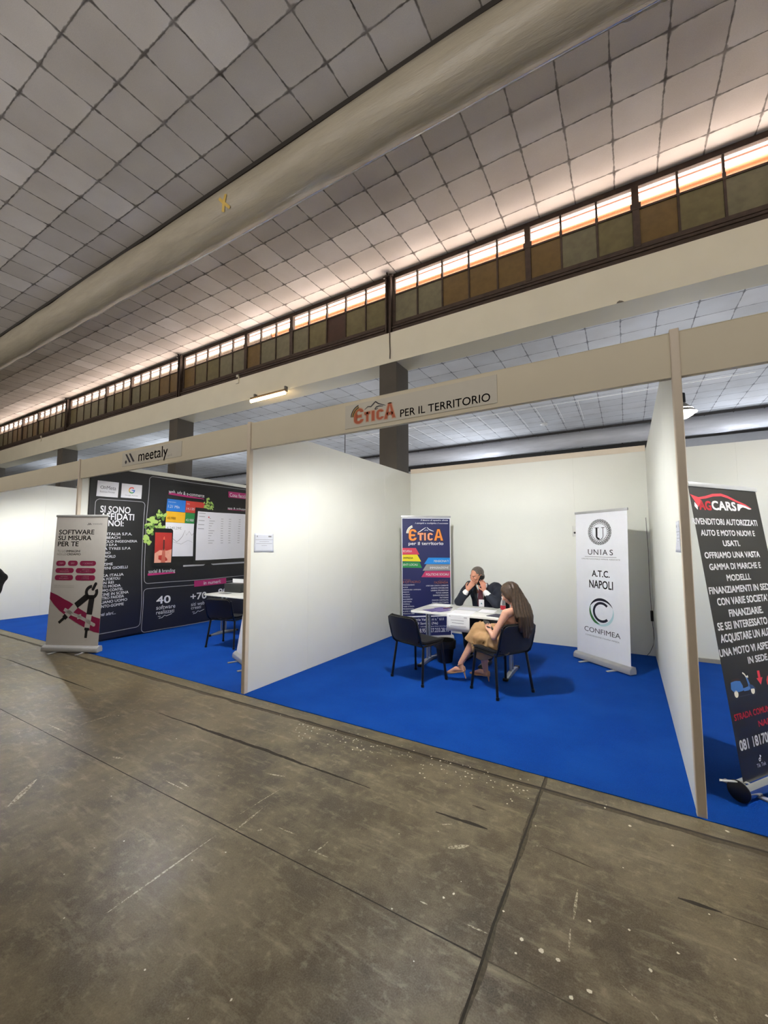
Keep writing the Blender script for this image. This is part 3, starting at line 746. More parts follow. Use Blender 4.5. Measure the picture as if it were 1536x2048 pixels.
for s, a, b_, c_, d_ in (('SCUOLA',.023,1.398,.174,1.434),('ENTI LOCALI',.026,1.172,.274,1.208),('PENSIONATI',.553,1.228,.812,1.263),('IMMIGRAZIONE',.483,1.117,.808,1.153),('POLITICHE SOCIALI',.414,1.003,.810,1.042)):
    p.text(s, a, b_, c_, d_, W_, 3, .025)
p.text('IMPRESA', .029, 1.284, .194, 1.319, mat('print_olive_text', '#5a4a10', .5), 3, .025)
p.build('coloured_ribbons', sheet)
p = Print(mp, sheet=sheet)
p.text('servizi per', .026, .935, .150, .948, ORD, 2); p.text("servizi per l'", .640, .918, .797, .931, ORD, 2)
p.text('il CITTADINO', .022, .883, .319, .924, ORD, 2, .01); p.text("l'AZIENDA", .555, .868, .797, .907, ORD, 2, .01)
LS = ['FINANZIAMENTI', 'MUTUI', 'CESSIONE DEL V. STIPENDIO', 'PRESTITI', 'FAMIGLIA', 'PENSIONI', 'SUCCESSIONI', 'ASSISTENZA', 'FAMIGLIA', 'TASSE ATTIVITA', 'PENSIONATI', 'LUCE E GAS', 'MEDICINA 2000']
LW_ = (.195, .08, .305, .10, .115, .115, .155, .145, .115, .19, .175, .19, .19)
for k, s in enumerate(LS): p.text(s, .020, .844-.0393*k, .020+LW_[k], .862-.0393*k, W_, 2, .03)
RS = ['APERTURA CONTO CORRENTE', 'LEASING IMMOBILIARE', 'LEASING STRUMENTALE', 'MUTUO AZIENDA', 'GARANZIE BANCARIE', 'FACTORING', 'FINANZA AGEVOLATA', 'FINANZA STRUTTURATA']
RW_ = (.39, .30, .305, .215, .27, .15, .285, .285)
for k, s in enumerate(RS): p.text(s, .800-RW_[k], .824-.0403*k, .800, .846-.0403*k, W_, 2, .03)
p.build('service_lists', sheet)
p = Print(mp, sheet=sheet)
p.rect(.032, .322, .800, .340, W_, 2)
p.text('Via Vittorio Veneto ni n.\u00b0 61/i', .06, .258, .714, .306, W_, 2, .015); p.text('80039 Saviano (Na)', .145, .185, .611, .236, W_, 2, .015)
p.text('email.com - info@eticaperilterritorio.it', .10, .150, .775, .172, W_, 2)
p.text('081.38.95   327.233.28.93', .16, .066, .800, .133, W_, 2, .015)
p.build('address_lettering', sheet)

# --- white banner by the right partition
t, sheet, mp = rollup('rollup_banner', 'white roll-up banner with two round emblems beside the right partition', -.662, 6.531, -.694, .059, .845, .09, 2.049, FILMWHITE)
p = Print(mp, sheet=sheet); NAVYINK = mat('print_black_navy', '#14141f', .5)
uc, vc = .415, 1.686
for rr in (.190, .172, .155, .128): p.arc(uc, vc, rr, rr-.005, 0, 2*PI, INK, 1, 60, .92)
for k in range(28):
    a = 2*PI*k/28; c1 = (uc+.173*math.cos(a), vc+.173*.92*math.sin(a))
    p.stroke([(uc+.186*math.cos(a-.13), vc+.186*.92*math.sin(a-.13)), c1, (uc+.158*math.cos(a+.13), vc+.158*.92*math.sin(a+.13)), (uc+.132*math.cos(a+.24), vc+.132*.92*math.sin(a+.24))], .005, INK, 2)
    p.stroke([(uc+.186*math.cos(a+.13), vc+.186*.92*math.sin(a+.13)), c1, (uc+.158*math.cos(a-.13), vc+.158*.92*math.sin(a-.13)), (uc+.132*math.cos(a-.24), vc+.132*.92*math.sin(a-.24))], .005, INK, 2)
# serif U
p.rect(.332, 1.742, .408, 1.749, INK, 2); p.rect(.446, 1.742, .501, 1.749, INK, 2)
p.rect(.354, 1.635, .384, 1.744, INK, 2); p.rect(.470, 1.635, .479, 1.744, INK, 2)
p.arc(.4165, 1.637, .0625, .035, PI, 1.5*PI, INK, 2, 16, .95); p.arc(.4165, 1.637, .0625, .054, 1.5*PI, 2*PI, INK, 2, 16, .95)
p.poly([(.4165,1.5785),(.4165,1.604),(.400,1.596),(.404,1.580)], INK, 2)
for i, (c, a, b_) in enumerate((('U', .218, .290), ('N', .316, .392), ('I', .425, .437), ('A', .462, .540), ('S', .572, .624))):
    p.text(c, a, 1.375, b_, 1.447, NAVYINK, 2, -.004)
    if c in 'UNI': p.rect(a-.006, 1.443, a+.02, 1.447, NAVYINK, 2)
p.rect(.160, 1.345, .674, 1.350, INKGREY, 2); p.text('UNIONE NAZIONALE IMPRESE ASSOCIATE', .103, 1.308, .728, 1.326, INKGREY, 2)
p.build('round_crest', sheet)
p = Print(mp, sheet=sheet); p.text('A.T.C.', .279, 1.076, .564, 1.165, INK, 2, .02); p.text('NAPOLI', .230, .921, .613, 1.030, INK, 2, .02); p.build('city_lettering', sheet)
p = Print(mp, sheet=sheet)
PGRN, PICE, PDK = mat('print_forest_green', '#2f6e33', .5), mat('print_ice_blue', '#b9d8dc', .5), mat('print_midnight', '#17192c', .5)
p.arc(.422, .610, .196, .158, PI*.12, PI*.93, PDK, 2, 30, .94, True); p.arc(.422, .610, .196, .158, PI*.83, PI*1.62, PGRN, 3, 30, .94, True); p.arc(.422, .610, .196, .160, PI*1.30, PI*2.14, PICE, 4, 34, .94, True)
p.arc(.428, .610, .142, .108, PI*.25, PI*1.75, PDK, 5, 40, .96)
p.text('CONFIMEA', .135, .318, .708, .383, mat('print_charcoal', '#3c3a42', .5), 2, -.006)
p.text('CONFEDERAZIONE ITALIANA IMPRESA', .150, .262, .690, .280, INKGREY, 2)
p.build('round_emblem', sheet)

# --- pale banner at the corridor edge
PALE = mat('banner_film_pale_grey', '#c9c5c0', .5, var=.02)
t, sheet, mp = rollup('rollup_banner', 'pale roll-up banner with a black pair of compasses at the corridor edge', -7.632, 2.841, .449, .069, .847, .09, 2.051, PALE)
p = Print(mp, sheet=sheet); WINE = mat('print_wine_red', '#8c1045', .5, var=.04)
def slanted(p, u0, v0, u1, v1, m_, L=2):
    w_ = (u1-u0)/3.2; hh = v1-v0
    for k in (0, 1): p.poly([(u0+w_*(.55+k*1.25), v1), (u0+w_*(1.1+k*1.25), v1), (u0+w_*(1.9+k*1.25), v0+hh*.08), (u0+w_*(1.35+k*1.25), v0)], m_, L)
    p.arc(u0+w_*.35, v0+hh*.14, w_*.34, .0001, 0, 2*PI, m_, L, 14)
slanted(p, .520, 1.828, .585, 1.860, INK); p.text('meetaly', .605, 1.826, .768, 1.860, INKGREY, 2)
p.build('logo', sheet); p = Print(mp, sheet=sheet)
p.text('SOFTWARE', .056, 1.682, .642, 1.756, INK, 2, .02); p.text('SU MISURA', .053, 1.592, .601, 1.665, INK, 2, .02); p.text('PER TE', .054, 1.499, .399, 1.573, INK, 2, .02)
LG = mat('print_light_grey', '#96928c', .5); DG = mat('print_dark_grey', '#4e4b48', .5)
p.text('TU LO', .056, 1.407, .190, 1.442, LG, 2); p.text('IMMAGINI', .205, 1.407, .434, 1.442, DG, 2, .01)
p.text('NOI LO', .053, 1.360, .205, 1.393, LG, 2); p.text('CREIAMO', .218, 1.360, .446, 1.393, DG, 2, .01)
p.build('headline_lettering', sheet); p = Print(mp, sheet=sheet); PK = mat('print_pale_pink', '#e0a5b8', .5)
for bx, lines in (((.054,1.198,.213,1.278), ['CRM']), ((.249,1.199,.410,1.279), ['ERP']), ((.445,1.200,.711,1.276), ['BOOKING']), ((.053,1.090,.356,1.167), ['GESTIONE', 'MAGAZZINO']), ((.389,1.088,.713,1.166), ['GESTIONE', 'APPUNTAMENTI']), ((.052,.979,.354,1.061), ['GESTIONE', 'DOCUMENTI']), ((.391,.977,.714,1.059), ['GESTIONE', 'COMMESSE'])):
    p.rrect(*bx, .038, WINE, 2); mid = (bx[0]+bx[2])/2; hb = bx[3]-bx[1]
    for k, s in enumerate(lines):
        h_ = .026 if len(lines) == 1 else .018; v_ = bx[1]+hb/2-h_/2 if len(lines) == 1 else bx[1]+hb*(.56-.34*k)
        p.line(s, mid, v_, h_, PK, 3, .01)
    p.build('pill', sheet)
for v_ in (.893, .868): p.text('soluzioni software su misura per la tua impresa' if v_ > .88 else 'contattaci e richiedi una consulenza gratuita', .052, v_, .381, v_+.014, LG, 2)
p.build('wine_red_pills', sheet); p = Print(mp, sheet=sheet)
band = [(.0,.802),(.12,.755),(.241,.694),(.33,.655),(.408,.612),(.52,.545),(.626,.491),(.74,.440),(.847,.410)]
low = [(.847,.198),(.76,.215),(.679,.246),(.597,.281),(.47,.345),(.331,.422),(.177,.521),(.07,.62),(.0,.70)]
nb = len(band); p.raw(band + low[::-1], [(i, i+1, nb+i+1, nb+i) for i in range(nb-1)], WINE, 2)
p.build('brush_band', sheet); p = Print(mp, sheet=sheet)
p.stroke([(.445,.605),(.30,.450)], .092, PALE, 3); p.stroke([(.668,.477),(.646,.26)], .086, PALE, 3)
p.stroke([(.255,.544),(.39,.475),(.504,.438),(.62,.385),(.743,.323)], .050, PALE, 3); p.stroke([(.500,.468),(.515,.405)], .07, PALE, 3); p.arc(.752, .320, .026, .0001, 0, 2*PI, PALE, 3, 16)
p.arc(.677, .804, .108, .060, PI*.50, PI*2.16, INK, 4, 50); p.stroke([(.735,.930),(.697,.848)], .046, INK, 4)
for c in ((.735,.930),(.697,.848)): p.arc(*c, .023, .0001, 0, 2*PI, INK, 4, 16)
p.stroke([(.620,.745),(.440,.600)], .092, INK, 4); p.stroke([(.689,.725),(.668,.470)], .088, INK, 4); p.poly([(.58,.71),(.72,.71),(.72,.76),(.60,.76)], INK, 4)
p.stroke([(.300,.452),(.262,.410)], .075, INK, 4); p.stroke([(.270,.420),(.183,.340)], .042, INK, 4)
p.stroke([(.648,.275),(.645,.235)], .074, INK, 4); p.stroke([(.645,.245),(.639,.125)], .042, INK, 4)
p.build('compasses_drawing', sheet)

# --- black banner in the right hand booth
DARK = mat('banner_black_print', '#16140f', .45, var=.1, scale=3)
t, sheet, mp = rollup('rollup_banner', 'black roll-up banner with white and red lettering right of the right partition', .57, 3.449, .937, .219, .845, .115, 2.031, DARK, 'round')
p = Print(mp, sheet=sheet); AR = mat('print_signal_red', '#d63240', .5)
roof = [(.006,1.861),(.05,1.848),(.094,1.838),(.175,1.848),(.27,1.868),(.373,1.875),(.453,1.862),(.56,1.831),(.663,1.808),(.736,1.781)]
p.stroke(roof, .020, AR, 1, True); p.poly([(.000,1.866),(.096,1.833),(.122,1.826),(.075,1.772)], AR, 2)
p.poly([(.036,1.809),(.066,1.781),(.058,1.752),(.029,1.778)], W_, 2)
p.text('AG', .080, 1.752, .224, 1.822, AR, 2, .045); p.text('CARS', .231, 1.756, .535, 1.826, W_, 2, .04)
p.poly([(.556,1.812),(.60,1.810),(.660,1.800),(.733,1.777),(.700,1.774),(.655,1.785),(.620,1.789),(.588,1.780),(.568,1.760),(.548,1.760)], W_, 3)
p.build('car_logo', sheet); p = Print(mp, sheet=sheet)
for s, uc, v_, h_, wd in (('RIVENDITORI AUTORIZZATI',.372,1.649,.043,.80),('AUTO E MOTO NUOVI E',.376,1.569,.040,.667),('USATI.',.384,1.494,.040,.211),('OFFRIAMO UNA VASTA',.377,1.410,.042,.678),('GAMMA DI MARCHE E',.383,1.329,.042,.633),('MODELLI.',.390,1.249,.042,.296),('FINANZIAMENTI IN SEDE',.398,1.168,.045,.77),('CON VARIE SOCIETA\u2019',.390,1.089,.047,.62),('FINANZIARIE.',.397,1.007,.047,.416),('SE SEI INTERESSATO AD',.390,.928,.048,.715),('ACQUISTARE UN AUTO O',.400,.849,.050,.72),('UNA MOTO VI ASPETTIAMO',.405,.762,.046,.81),('IN SEDE',.420,.688,.043,.238)):
    p.line(s, uc, v_, h_, W_, 2, .035, width=wd)
p.build('sales_lettering', sheet); p = Print(mp, sheet=sheet)
SB, SBD, SW = mat('print_scooter_blue', '#3f6fae', .5), mat('print_scooter_dark', '#27456e', .5), mat('print_scooter_cream', '#e8e2cf', .5)
for c in ((.098,.519),(.288,.517)):
    p.arc(*c, .036, .021, 0, 2*PI, mat('print_tyre', '#2b2b2d', .5), 2, 22); p.arc(*c, .022, .0001, 0, 2*PI, SW, 3, 18)
p.poly([(.050,.555),(.060,.595),(.110,.600),(.165,.592),(.185,.560),(.180,.530),(.130,.528),(.075,.535)], SB, 3); p.poly([(.060,.598),(.070,.612),(.150,.612),(.170,.598)], mat('print_seat', '#3a2a22', .5), 3)
p.poly([(.175,.545),(.190,.525),(.245,.524),(.262,.545),(.250,.550),(.205,.545)], SB, 3); p.poly([(.232,.610),(.250,.606),(.268,.560),(.262,.524),(.240,.530),(.246,.560)], SB, 4)
p.poly([(.250,.560),(.285,.555),(.325,.525),(.300,.528),(.268,.530)], SBD, 4); p.stroke([(.240,.608),(.226,.628),(.205,.640)], .010, SW, 4); p.stroke([(.238,.606),(.262,.612)], .014, SW, 4); p.stroke([(.07,.500),(.32,.497)], .006, mat('print_scooter_floor', '#3d3d3f', .5), 2)
p.build('scooter_picture', sheet); p = Print(mp, sheet=sheet)
p.poly([(.380,.632),(.408,.632),(.408,.585),(.431,.585),(.396,.541),(.357,.586),(.380,.585)], AR, 2)
p.build('arrow', sheet)
p.poly([(.47,.56),(.49,.585),(.545,.595),(.60,.585),(.66,.580),(.70,.56),(.70,.53),(.47,.53)], mat('print_car_red', '#c83a3a', .5), 2)
for c in ((.52,.528),(.65,.528)): p.arc(*c, .024, .0001, 0, 2*PI, mat('print_tyre', '#2b2b2d', .5), 3, 18)
p.build('car_picture', sheet); p = Print(mp, sheet=sheet)
p.line('STRADA COMUNALE', .029, .366, .037, AR, 2, .03, align='l', width=.50); p.line('NAPOLI', .40, .291, .036, AR, 2, .03, width=.245)
p.line('081 1817008', .030, .188, .060, W_, 2, .03, align='l', width=.40)
p.build('contact_lettering', sheet); p = Print(mp, sheet=sheet)
p.text('Tik Tok', .172, .062, .276, .084, W_, 2, .01); p.arc(.216, .104, .011, .006, 0, 2*PI, W_, 2, 16); p.stroke([(.225,.104),(.226,.130)], .005, W_, 2); p.stroke([(.226,.128),(.236,.118)], .006, W_, 2)
p.build('social_mark', sheet)

# --- plain white banner edge next to the meeting booth wall
t, sheet, mp = rollup('rollup_banner', 'plain white roll-up banner half hidden behind the left partition', -4.84, 4.06, -.42, .29, .85, .09, 2.03, FILMWHITE)

# ------------------------------------------------------------------ fascia signs
SIGN = mat('fascia_sign_board', '#c4bfb2', .5, var=.015)
FY = D+.018
def sign(name, label, u0, z0, u1, z1):
    b = MB(); b.box((u0, FY-.006, z0), (u1, FY, z1)); o = b.build(name, SIGN, bevel=.001, segs=1)
    return tag(o, label, 'sign'), (lambda a, c, off: (a, FY-.006-off, c))
o, mp = sign('fascia_sign', 'fascia sign with rust orange logo and dark lettering on the middle booth', -2.303, 2.726, -.829, 2.955)
p = Print(mp); RO = mat('sign_rust_orange', '#b4552f', .5, var=.02); DI = mat('sign_dark_ink', '#26222c', .5)
etica(p, (-2.199,2.757,-2.092,2.905), (-2.080,2.765,-2.013,2.856), (-1.998,2.761,-1.966,2.856), (-1.945,2.761,-1.868,2.856), (-1.862,2.757,-1.745,2.896), RO, RO, mat('sign_outline', '#c9a58c', .5), 0)
p.stroke([(-2.076,2.882),(-2.04,2.905),(-2.005,2.900),(-1.968,2.930),(-1.955,2.938),(-1.925,2.915),(-1.88,2.896),(-1.845,2.884)], .012, DI, 4, True)
p.stroke([(-1.965,2.868),(-1.945,2.888),(-1.915,2.890),(-1.872,2.882)], .010, DI, 4, True); p.stroke([(-1.960,2.866),(-1.944,2.866),(-1.93,2.872)], .006, DI, 4)
for rr, mm in ((.118, DI), (.106, mat('sign_mustard', '#b08a3a', .5)), (.095, DI), (.085, mat('sign_mustard', '#b08a3a', .5))):
    p.arc(-2.118, 2.826, rr, rr-.009, PI*.58, PI*.98, mm, 4, 16)
p.build('logo', o); p = Print(mp); p.text('PER IL TERRITORIO', -1.696, 2.748, -.884, 2.817, DI, 2, .004); p.build('lettering', o)
o, mp = sign('fascia_sign', 'fascia sign with two slanted black bars on the second booth', -6.345, 2.755, -4.910, 2.955)
p = Print(mp)
p.poly([(-6.262,2.930),(-6.218,2.930),(-6.105,2.800),(-6.150,2.797)], DI, 2); p.poly([(-6.165,2.930),(-6.120,2.930),(-6.010,2.803),(-6.055,2.798)], DI, 2); p.arc(-6.238, 2.812, .026, .0001, 0, 2*PI, DI, 2, 18)
p.text('meetaly', -5.911, 2.742, -5.212, 2.938, DI, 2, .004); p.text('s.r.l.', -5.205, 2.782, -5.110, 2.812, INKGREY, 2)
p.build('lettering', o)

# ------------------------------------------------------------------ black printed fabric on the left wall of the second booth
FX = -7.62
def wr(y, z):
    return (.006*math.sin(2.1*y+1.3*z) + .005*math.sin(5.3*y-3.7*z+1) + .004*math.sin(9*y+2*z)*math.exp(-abs(y-3.4)) + .006*math.sin(7*(y+z*0.9))*max(0, min(1, (y-4.9)))*.8)
def fmap(y, z, off):
    dy = .012*math.sin(2.6*z+.6) + .006*math.sin(6.1*z+y); dz = .006*math.sin(3.0*y+1)
    return (FX+.018+wr(y, z)+off*1.6+(.007 if off else 0), y+dy*.8, z+dz)
b = MB(); ny, nz = 130, 90; y0, y1, z0, z1 = 3.30, 7.13, .012, 2.925; vs = []
for j in range(nz+1):
    for i in range(ny+1):
        yy = y0+(y1-y0)*i/ny; zz = z0+(z1-z0)*j/nz; P = fmap(yy, zz, 0)
        vs.append((P[0], yy, zz+.008*math.sin(yy*2.5) if j in (0, nz) else P[2]))
b.add(vs, [(j*(ny+1)+i, j*(ny+1)+i+1, (j+1)*(ny+1)+i+1, (j+1)*(ny+1)+i) for j in range(nz) for i in range(ny)])
k = NT('black_banner_fabric'); co = k.coords(); nn = k.noise(co, 1.2, 3)
sp = k.n('ShaderNodeSeparateXYZ'); k.l(co, sp.inputs[0])
k.l(k.mix(k.maprange(sp.outputs[2], .3, 1.2, 1, 0), lin('#0d0d0f'), lin('#0a0d22')), k.b.inputs['Base Color']); k.b.inputs['Roughness'].default_value = .55
fab = b.build('printed_fabric_banner', k.m); so = fab.modifiers.new('thickness', 'SOLIDIFY'); so.thickness = .002; so.offset = -1
tag(fab, 'large black fabric banner with white print covering the second booth wall', 'banner')
p = Print(fmap, .0012, fab); LINEW = mat('print_line_grey', '#9a9aa0', .5); MAG = mat('print_magenta', '#a82368', .5, var=.02)
def grect(a, b_, c, d, m_, L): p.rect(a, b_, c, d, m_, L, max(1, int((c-a)/.12)), max(1, int((d-b_)/.12)))
p.frame(3.402, .139, 4.212, 2.387, .07, .010, LINEW, 1); p.build('panel_outline', fab); p.frame(4.262, .893, 7.02, 2.875, .07, .010, LINEW, 1); p.build('panel_outline', fab); p.frame(4.244, .02, 7.02, .798, .07, .010, LINEW, 1)
p.build('panel_outline', fab); p = Print(fmap, .0012, fab)
CARD = mat('print_card_white', '#dcdce2', .5, var=.02)
for q in ((3.403,2.431,3.737,2.696), (3.785,2.438,4.133,2.690)): grect(*q, CARD, 2); p.build('partner_card', fab)
p.text('Meta', 3.55, 2.555, 3.698, 2.620, INKGREY, 3, .01); p.arc(3.480, 2.588, .030, .020, 0, 2*PI, INKGREY, 3, 20, .9); p.arc(3.520, 2.585, .022, .013, 0, 2*PI, INKGREY, 3, 20, .9); p.text('Business Partner', 3.452, 2.500, 3.686, 2.530, INKGREY, 3)
for a0, a1, h in ((.25, .85, '#d8483a'), (.85, 1.2, '#e5b73a'), (1.2, 1.7, '#3f9a52'), (1.7, 2.02, '#3f72c8')): p.arc(3.958, 2.580, .054, .036, PI*a0, PI*a1, mat('print_g'+h[1:4], h, .5), 3, 14, 1.05)
p.rect(3.958, 2.572, 4.010, 2.590, mat('print_g3f7', '#3f72c8', .5), 4); p.text('Google Partner', 3.850, 2.470, 4.075, 2.500, INKGREY, 3)
p.build('card_emblem', fab); p = Print(fmap, .0012, fab); FW = mat('fabric_print_white', '#d8d8de', .5, var=.02)
p.text('SI SONO', 3.485, 2.160, 3.963, 2.277, FW, 2, .02); p.text('AFFIDATI', 3.490, 2.040, 4.035, 2.155, FW, 2, .02); p.text('A NOI:', 3.490, 1.930, 3.861, 2.035, FW, 2, .02)
for s, xa, v0, xb, v1 in (('PASTA ITALIA S.P.A.',3.36,1.775,4.013,1.822),('LIDO BEACH',3.40,1.712,3.814,1.757),('PAOLO INGEGNERIA',3.50,1.648,4.110,1.692),('MED S.P.A',3.50,1.591,3.771,1.631),('ITALIA TYRES S.P.A',3.42,1.524,4.000,1.568),('STUDIO',3.45,1.456,3.676,1.498),('BABY WORLD',3.44,1.390,3.761,1.436),('GRUP',3.48,1.332,3.626,1.374),('ENZIME',3.48,1.263,3.725,1.308),('ROMINI GIOIELLI',3.47,1.195,3.969,1.242),('SPIKA ITALIA',3.46,1.072,3.906,1.118),('MODA FORYOU',3.44,1.010,3.847,1.056),('DON REI',3.47,.950,3.744,.995),('VETTI MODA',3.45,.887,3.857,.932),('GRUPPO CONTEL',3.44,.822,3.895,.868),('CUCINE IN SCENA',3.44,.755,3.984,.803),('CENTRO PAIDEIA',3.44,.695,3.908,.742),('ITALIANO UOMO',3.44,.630,3.962,.676),('PRONTO-GOMME',3.44,.560,3.906,.608)):
    p.text(s, xa, v0, xb, v1, FW, 2, .02)
p.text('e tanti altri...', 3.43, .428, 3.783, .480, FW, 2, .01, .2)
p.build('client_list_lettering', fab); p = Print(fmap, .0012, fab)
p.poly([(4.640,2.575),(5.405,2.545),(5.405,2.575),(4.640,2.620)], MAG, 2); p.text('web, adv & e-commerce', 4.640, 2.585, 5.415, 2.672, FW, 3, .015); p.build('magenta_tag', fab)
grect(6.032, 2.655, 6.75, 2.790, MAG, 2); p.text('Cosa facciamo?', 6.07, 2.675, 6.72, 2.760, FW, 3, .01); p.build('magenta_tag', fab)
p.poly([(6.02,2.365),(6.60,2.352),(6.60,2.380),(6.02,2.400)], MAG, 2); p.text('app & sviluppo web', 6.018, 2.380, 6.72, 2.440, FW, 3, .015); p.build('magenta_tag', fab)
p.poly([(4.324,1.035),(4.86,1.055),(4.86,1.085),(4.324,1.075)], MAG, 2); p.text('social & branding', 4.335, 1.060, 4.856, 1.143, FW, 3, .015); p.build('magenta_tag', fab)
grect(5.268, .760, 6.041, .880, MAG, 2); p.text('in numeri:', 5.48, .785, 5.90, .852, FW, 3, .015)
p.build('magenta_tag', fab); p = Print(fmap, .0012, fab)
for s, q in (('40', (4.489,.495,4.768,.639)), ('software', (4.494,.390,4.865,.468)), ('realizzati', (4.498,.304,4.844,.376)), ('+70', (5.180,.497,5.555,.636)), ('siti web', (5.199,.378,5.505,.450)), ('creati', (5.201,.312,5.426,.372)), ('80k', (5.832,.515,6.20,.662))):
    p.text(s, *q, FW, 3, .02 if len(s) < 4 else .0)
for a, b_ in ((4.535, .245), (5.235, .238)):
    p.stroke([(a, b_+.02), (a+.05, b_+.02), (a+.02, b_-.02), (a+.08, b_-.01), (a+.13, b_+.03), (a+.16, b_+.01), (a+.27, b_+.04)], .010, FW, 3); p.build('scribble', fab)
p.build('numbers_lettering', fab); p = Print(fmap, .0012, fab)
SCR = mat('print_screen_white', '#d4d4dc', .5, var=.03, scale=3); DEV = mat('print_device_black', '#060608', .4)
grect(4.600, 1.300, 5.46, 2.560, DEV, 2); grect(4.625, 2.040, 5.014, 2.250, mat('print_amber', '#d9a51f', .5), 3); grect(4.622, 2.255, 5.004, 2.490, mat('print_azure', '#1f6fc4', .5), 3)
grect(5.008, 2.255, 5.43, 2.490, mat('print_brick_red', '#b8382f', .5), 3); grect(5.018, 2.040, 5.43, 2.250, mat('print_leaf_green', '#1f7a3c', .5), 3); grect(4.625, 1.380, 5.43, 2.036, SCR, 3)
p.text('Impression', 4.65, 2.420, 4.80, 2.445, FW, 4); p.text('1.21 Mln', 4.65, 2.320, 4.88, 2.375, FW, 4, .01); p.text('Clic', 5.03, 2.420, 5.09, 2.445, FW, 4); p.text('14.135', 5.03, 2.310, 5.20, 2.360, FW, 4, .01)
p.text('43.988', 4.65, 2.095, 4.82, 2.145, mat('print_brown_text', '#6a4a10', .5), 4, .01); p.text('43.988', 5.03, 2.080, 5.20, 2.130, FW, 4, .01); p.text('4.540,29\u20ac', 4.65, 1.900, 4.95, 1.960, INKGREY, 4)
p.stroke([(4.78,1.72),(4.86,1.66),(4.93,1.72),(4.98,1.78),(5.03,1.90),(5.06,1.80),(5.12,1.88),(5.18,1.80),(5.24,1.86)], .008, INKGREY, 4); p.stroke([(4.78,1.66),(4.95,1.62),(5.1,1.70),(5.2,1.66)], .006, LINEW, 4)
p.build('tablet_picture', fab); p = Print(fmap, .0012, fab)
grect(5.217, 1.210, 6.95, 2.375, DEV, 5); grect(5.278, 1.295, 6.90, 2.300, SCR, 6); p.poly([(5.02,1.172),(7.0,1.185),(7.0,1.222),(5.02,1.205)], mat('print_alloy', '#a5a6ac', .4), 5)
for k in range(11):
    v_ = 2.16-.052*k; p.rect(5.56, v_, 5.60+.10*((k*7) % 4)/3, v_+.012, LINEW, 7)
    for u_ in (5.86, 6.06, 6.32, 6.62): p.rect(u_, v_, u_+.06, v_+.012, LINEW, 7)
for k in range(4): p.rect(5.31, 2.19-.085*k, 5.45, 2.205-.085*k, LINEW, 7)
p.rect(5.30, 2.255, 5.46, 2.270, LINEW, 7); p.arc(5.545, 2.19, .016, .0001, 0, 2*PI, AR, 7, 12)
p.build('laptop_picture', fab); p = Print(fmap, .0012, fab)
p.rrect(4.403, 1.185, 4.778, 1.915, .05, DEV, 6); grect(4.430, 1.265, 4.755, 1.835, mat('print_poppy_red', '#a82a24', .5, var=.1, scale=5), 7)
p.poly([(4.430,1.265),(4.755,1.265),(4.755,1.52),(4.66,1.49),(4.52,1.50),(4.430,1.44)], mat('print_peach', '#d99a86', .5, var=.08), 8); p.poly([(4.555,1.265),(4.64,1.265),(4.625,1.52),(4.575,1.52)], mat('print_rose', '#b8604e', .5), 9)
p.rect(4.585, 1.50, 4.61, 1.70, mat('print_lipstick_case', '#3a2220', .5), 9); p.poly([(4.582,1.70),(4.613,1.70),(4.61,1.765),(4.59,1.745)], mat('print_lipstick', '#d46a52', .5), 9)
p.build('phone_picture', fab); p = Print(fmap, .0012, fab); rg = random.Random(5)
LG1, LG2 = mat('print_leaf_light', '#9dbb62', .5), mat('print_leaf_dark', '#557a35', .5)
def leaves(uc, vc, su, sv, n, s, lay):
    for k in range(n):
        a = rg.uniform(0, 2*PI); rr = math.sqrt(rg.random()); cu, cv = uc+su*rr*math.cos(a), vc+sv*rr*math.sin(a); th = rg.uniform(0, PI); q = s*rg.uniform(.6, 1.2)
        p.poly([(cu+q*math.cos(t_)*math.cos(th)-q*.6*math.sin(t_)*math.sin(th), cv+q*math.cos(t_)*math.sin(th)+q*.6*math.sin(t_)*math.cos(th)) for t_ in [2*PI*i/9 for i in range(9)]], rg.choice((LG1, LG1, LG2)), lay+k % 3)
leaves(4.42, 1.95, .17, .17, 46, .042, 3); leaves(4.52, 2.16, .09, .09, 14, .042, 3); leaves(4.30, 1.72, .06, .14, 14, .04, 3)
p.build('leafy_plant_picture', fab)
leaves(5.52, 2.43, .13, .10, 34, .030, 4); leaves(5.50, 2.56, .04, .06, 6, .028, 4)
p.build('leafy_plant_picture', fab)

# ------------------------------------------------------------------ notices on the partitions, outlet, cable
def notice(name, label, x, sgn, y0, y1, z0, z1, n):
    t = MB(); NV = 8; vs = []
    for j in range(NV+1):
        for i in range(NV+1):
            a, c = i/NV, j/NV; lift = .002+.012*max(0, a-.6)*max(0, .5-c)*4
            vs.append((x+sgn*lift, y0+(y1-y0)*a, z0+(z1-z0)*c))
    t.add(vs, [(j*(NV+1)+i, j*(NV+1)+i+1, (j+1)*(NV+1)+i+1, (j+1)*(NV+1)+i) for j in range(NV) for i in range(NV)])
    o = t.build(name, PAPERGREY); md = o.modifiers.new('thickness', 'SOLIDIFY'); md.thickness = .0006
    tag(o, label, 'notice')
    p = Print(lambda a, c, off: (x+sgn*(.0028+off), y0+a, z0+c)); W, Hh = y1-y0, z1-z0
    p.rect(W*.13, Hh*.80, W*.17, Hh*.88, INKGREY, 1); p.rect(W*.72, Hh*.80, W*.88, Hh*.88, INKGREY, 1)
    for k, (a, c) in enumerate(((.06, .96), (.26, .76), (.10, .93), (.37, .65))): p.rect(W*a, Hh*(.655-.105*k), W*c, Hh*(.67-.105*k), INKGREY, 1)
    p.build('printed_lines', o)
notice('paper_notice', 'small printed paper notice on the left white partition', XL, 1, 3.241, 3.535, 1.526, 1.741, 4)
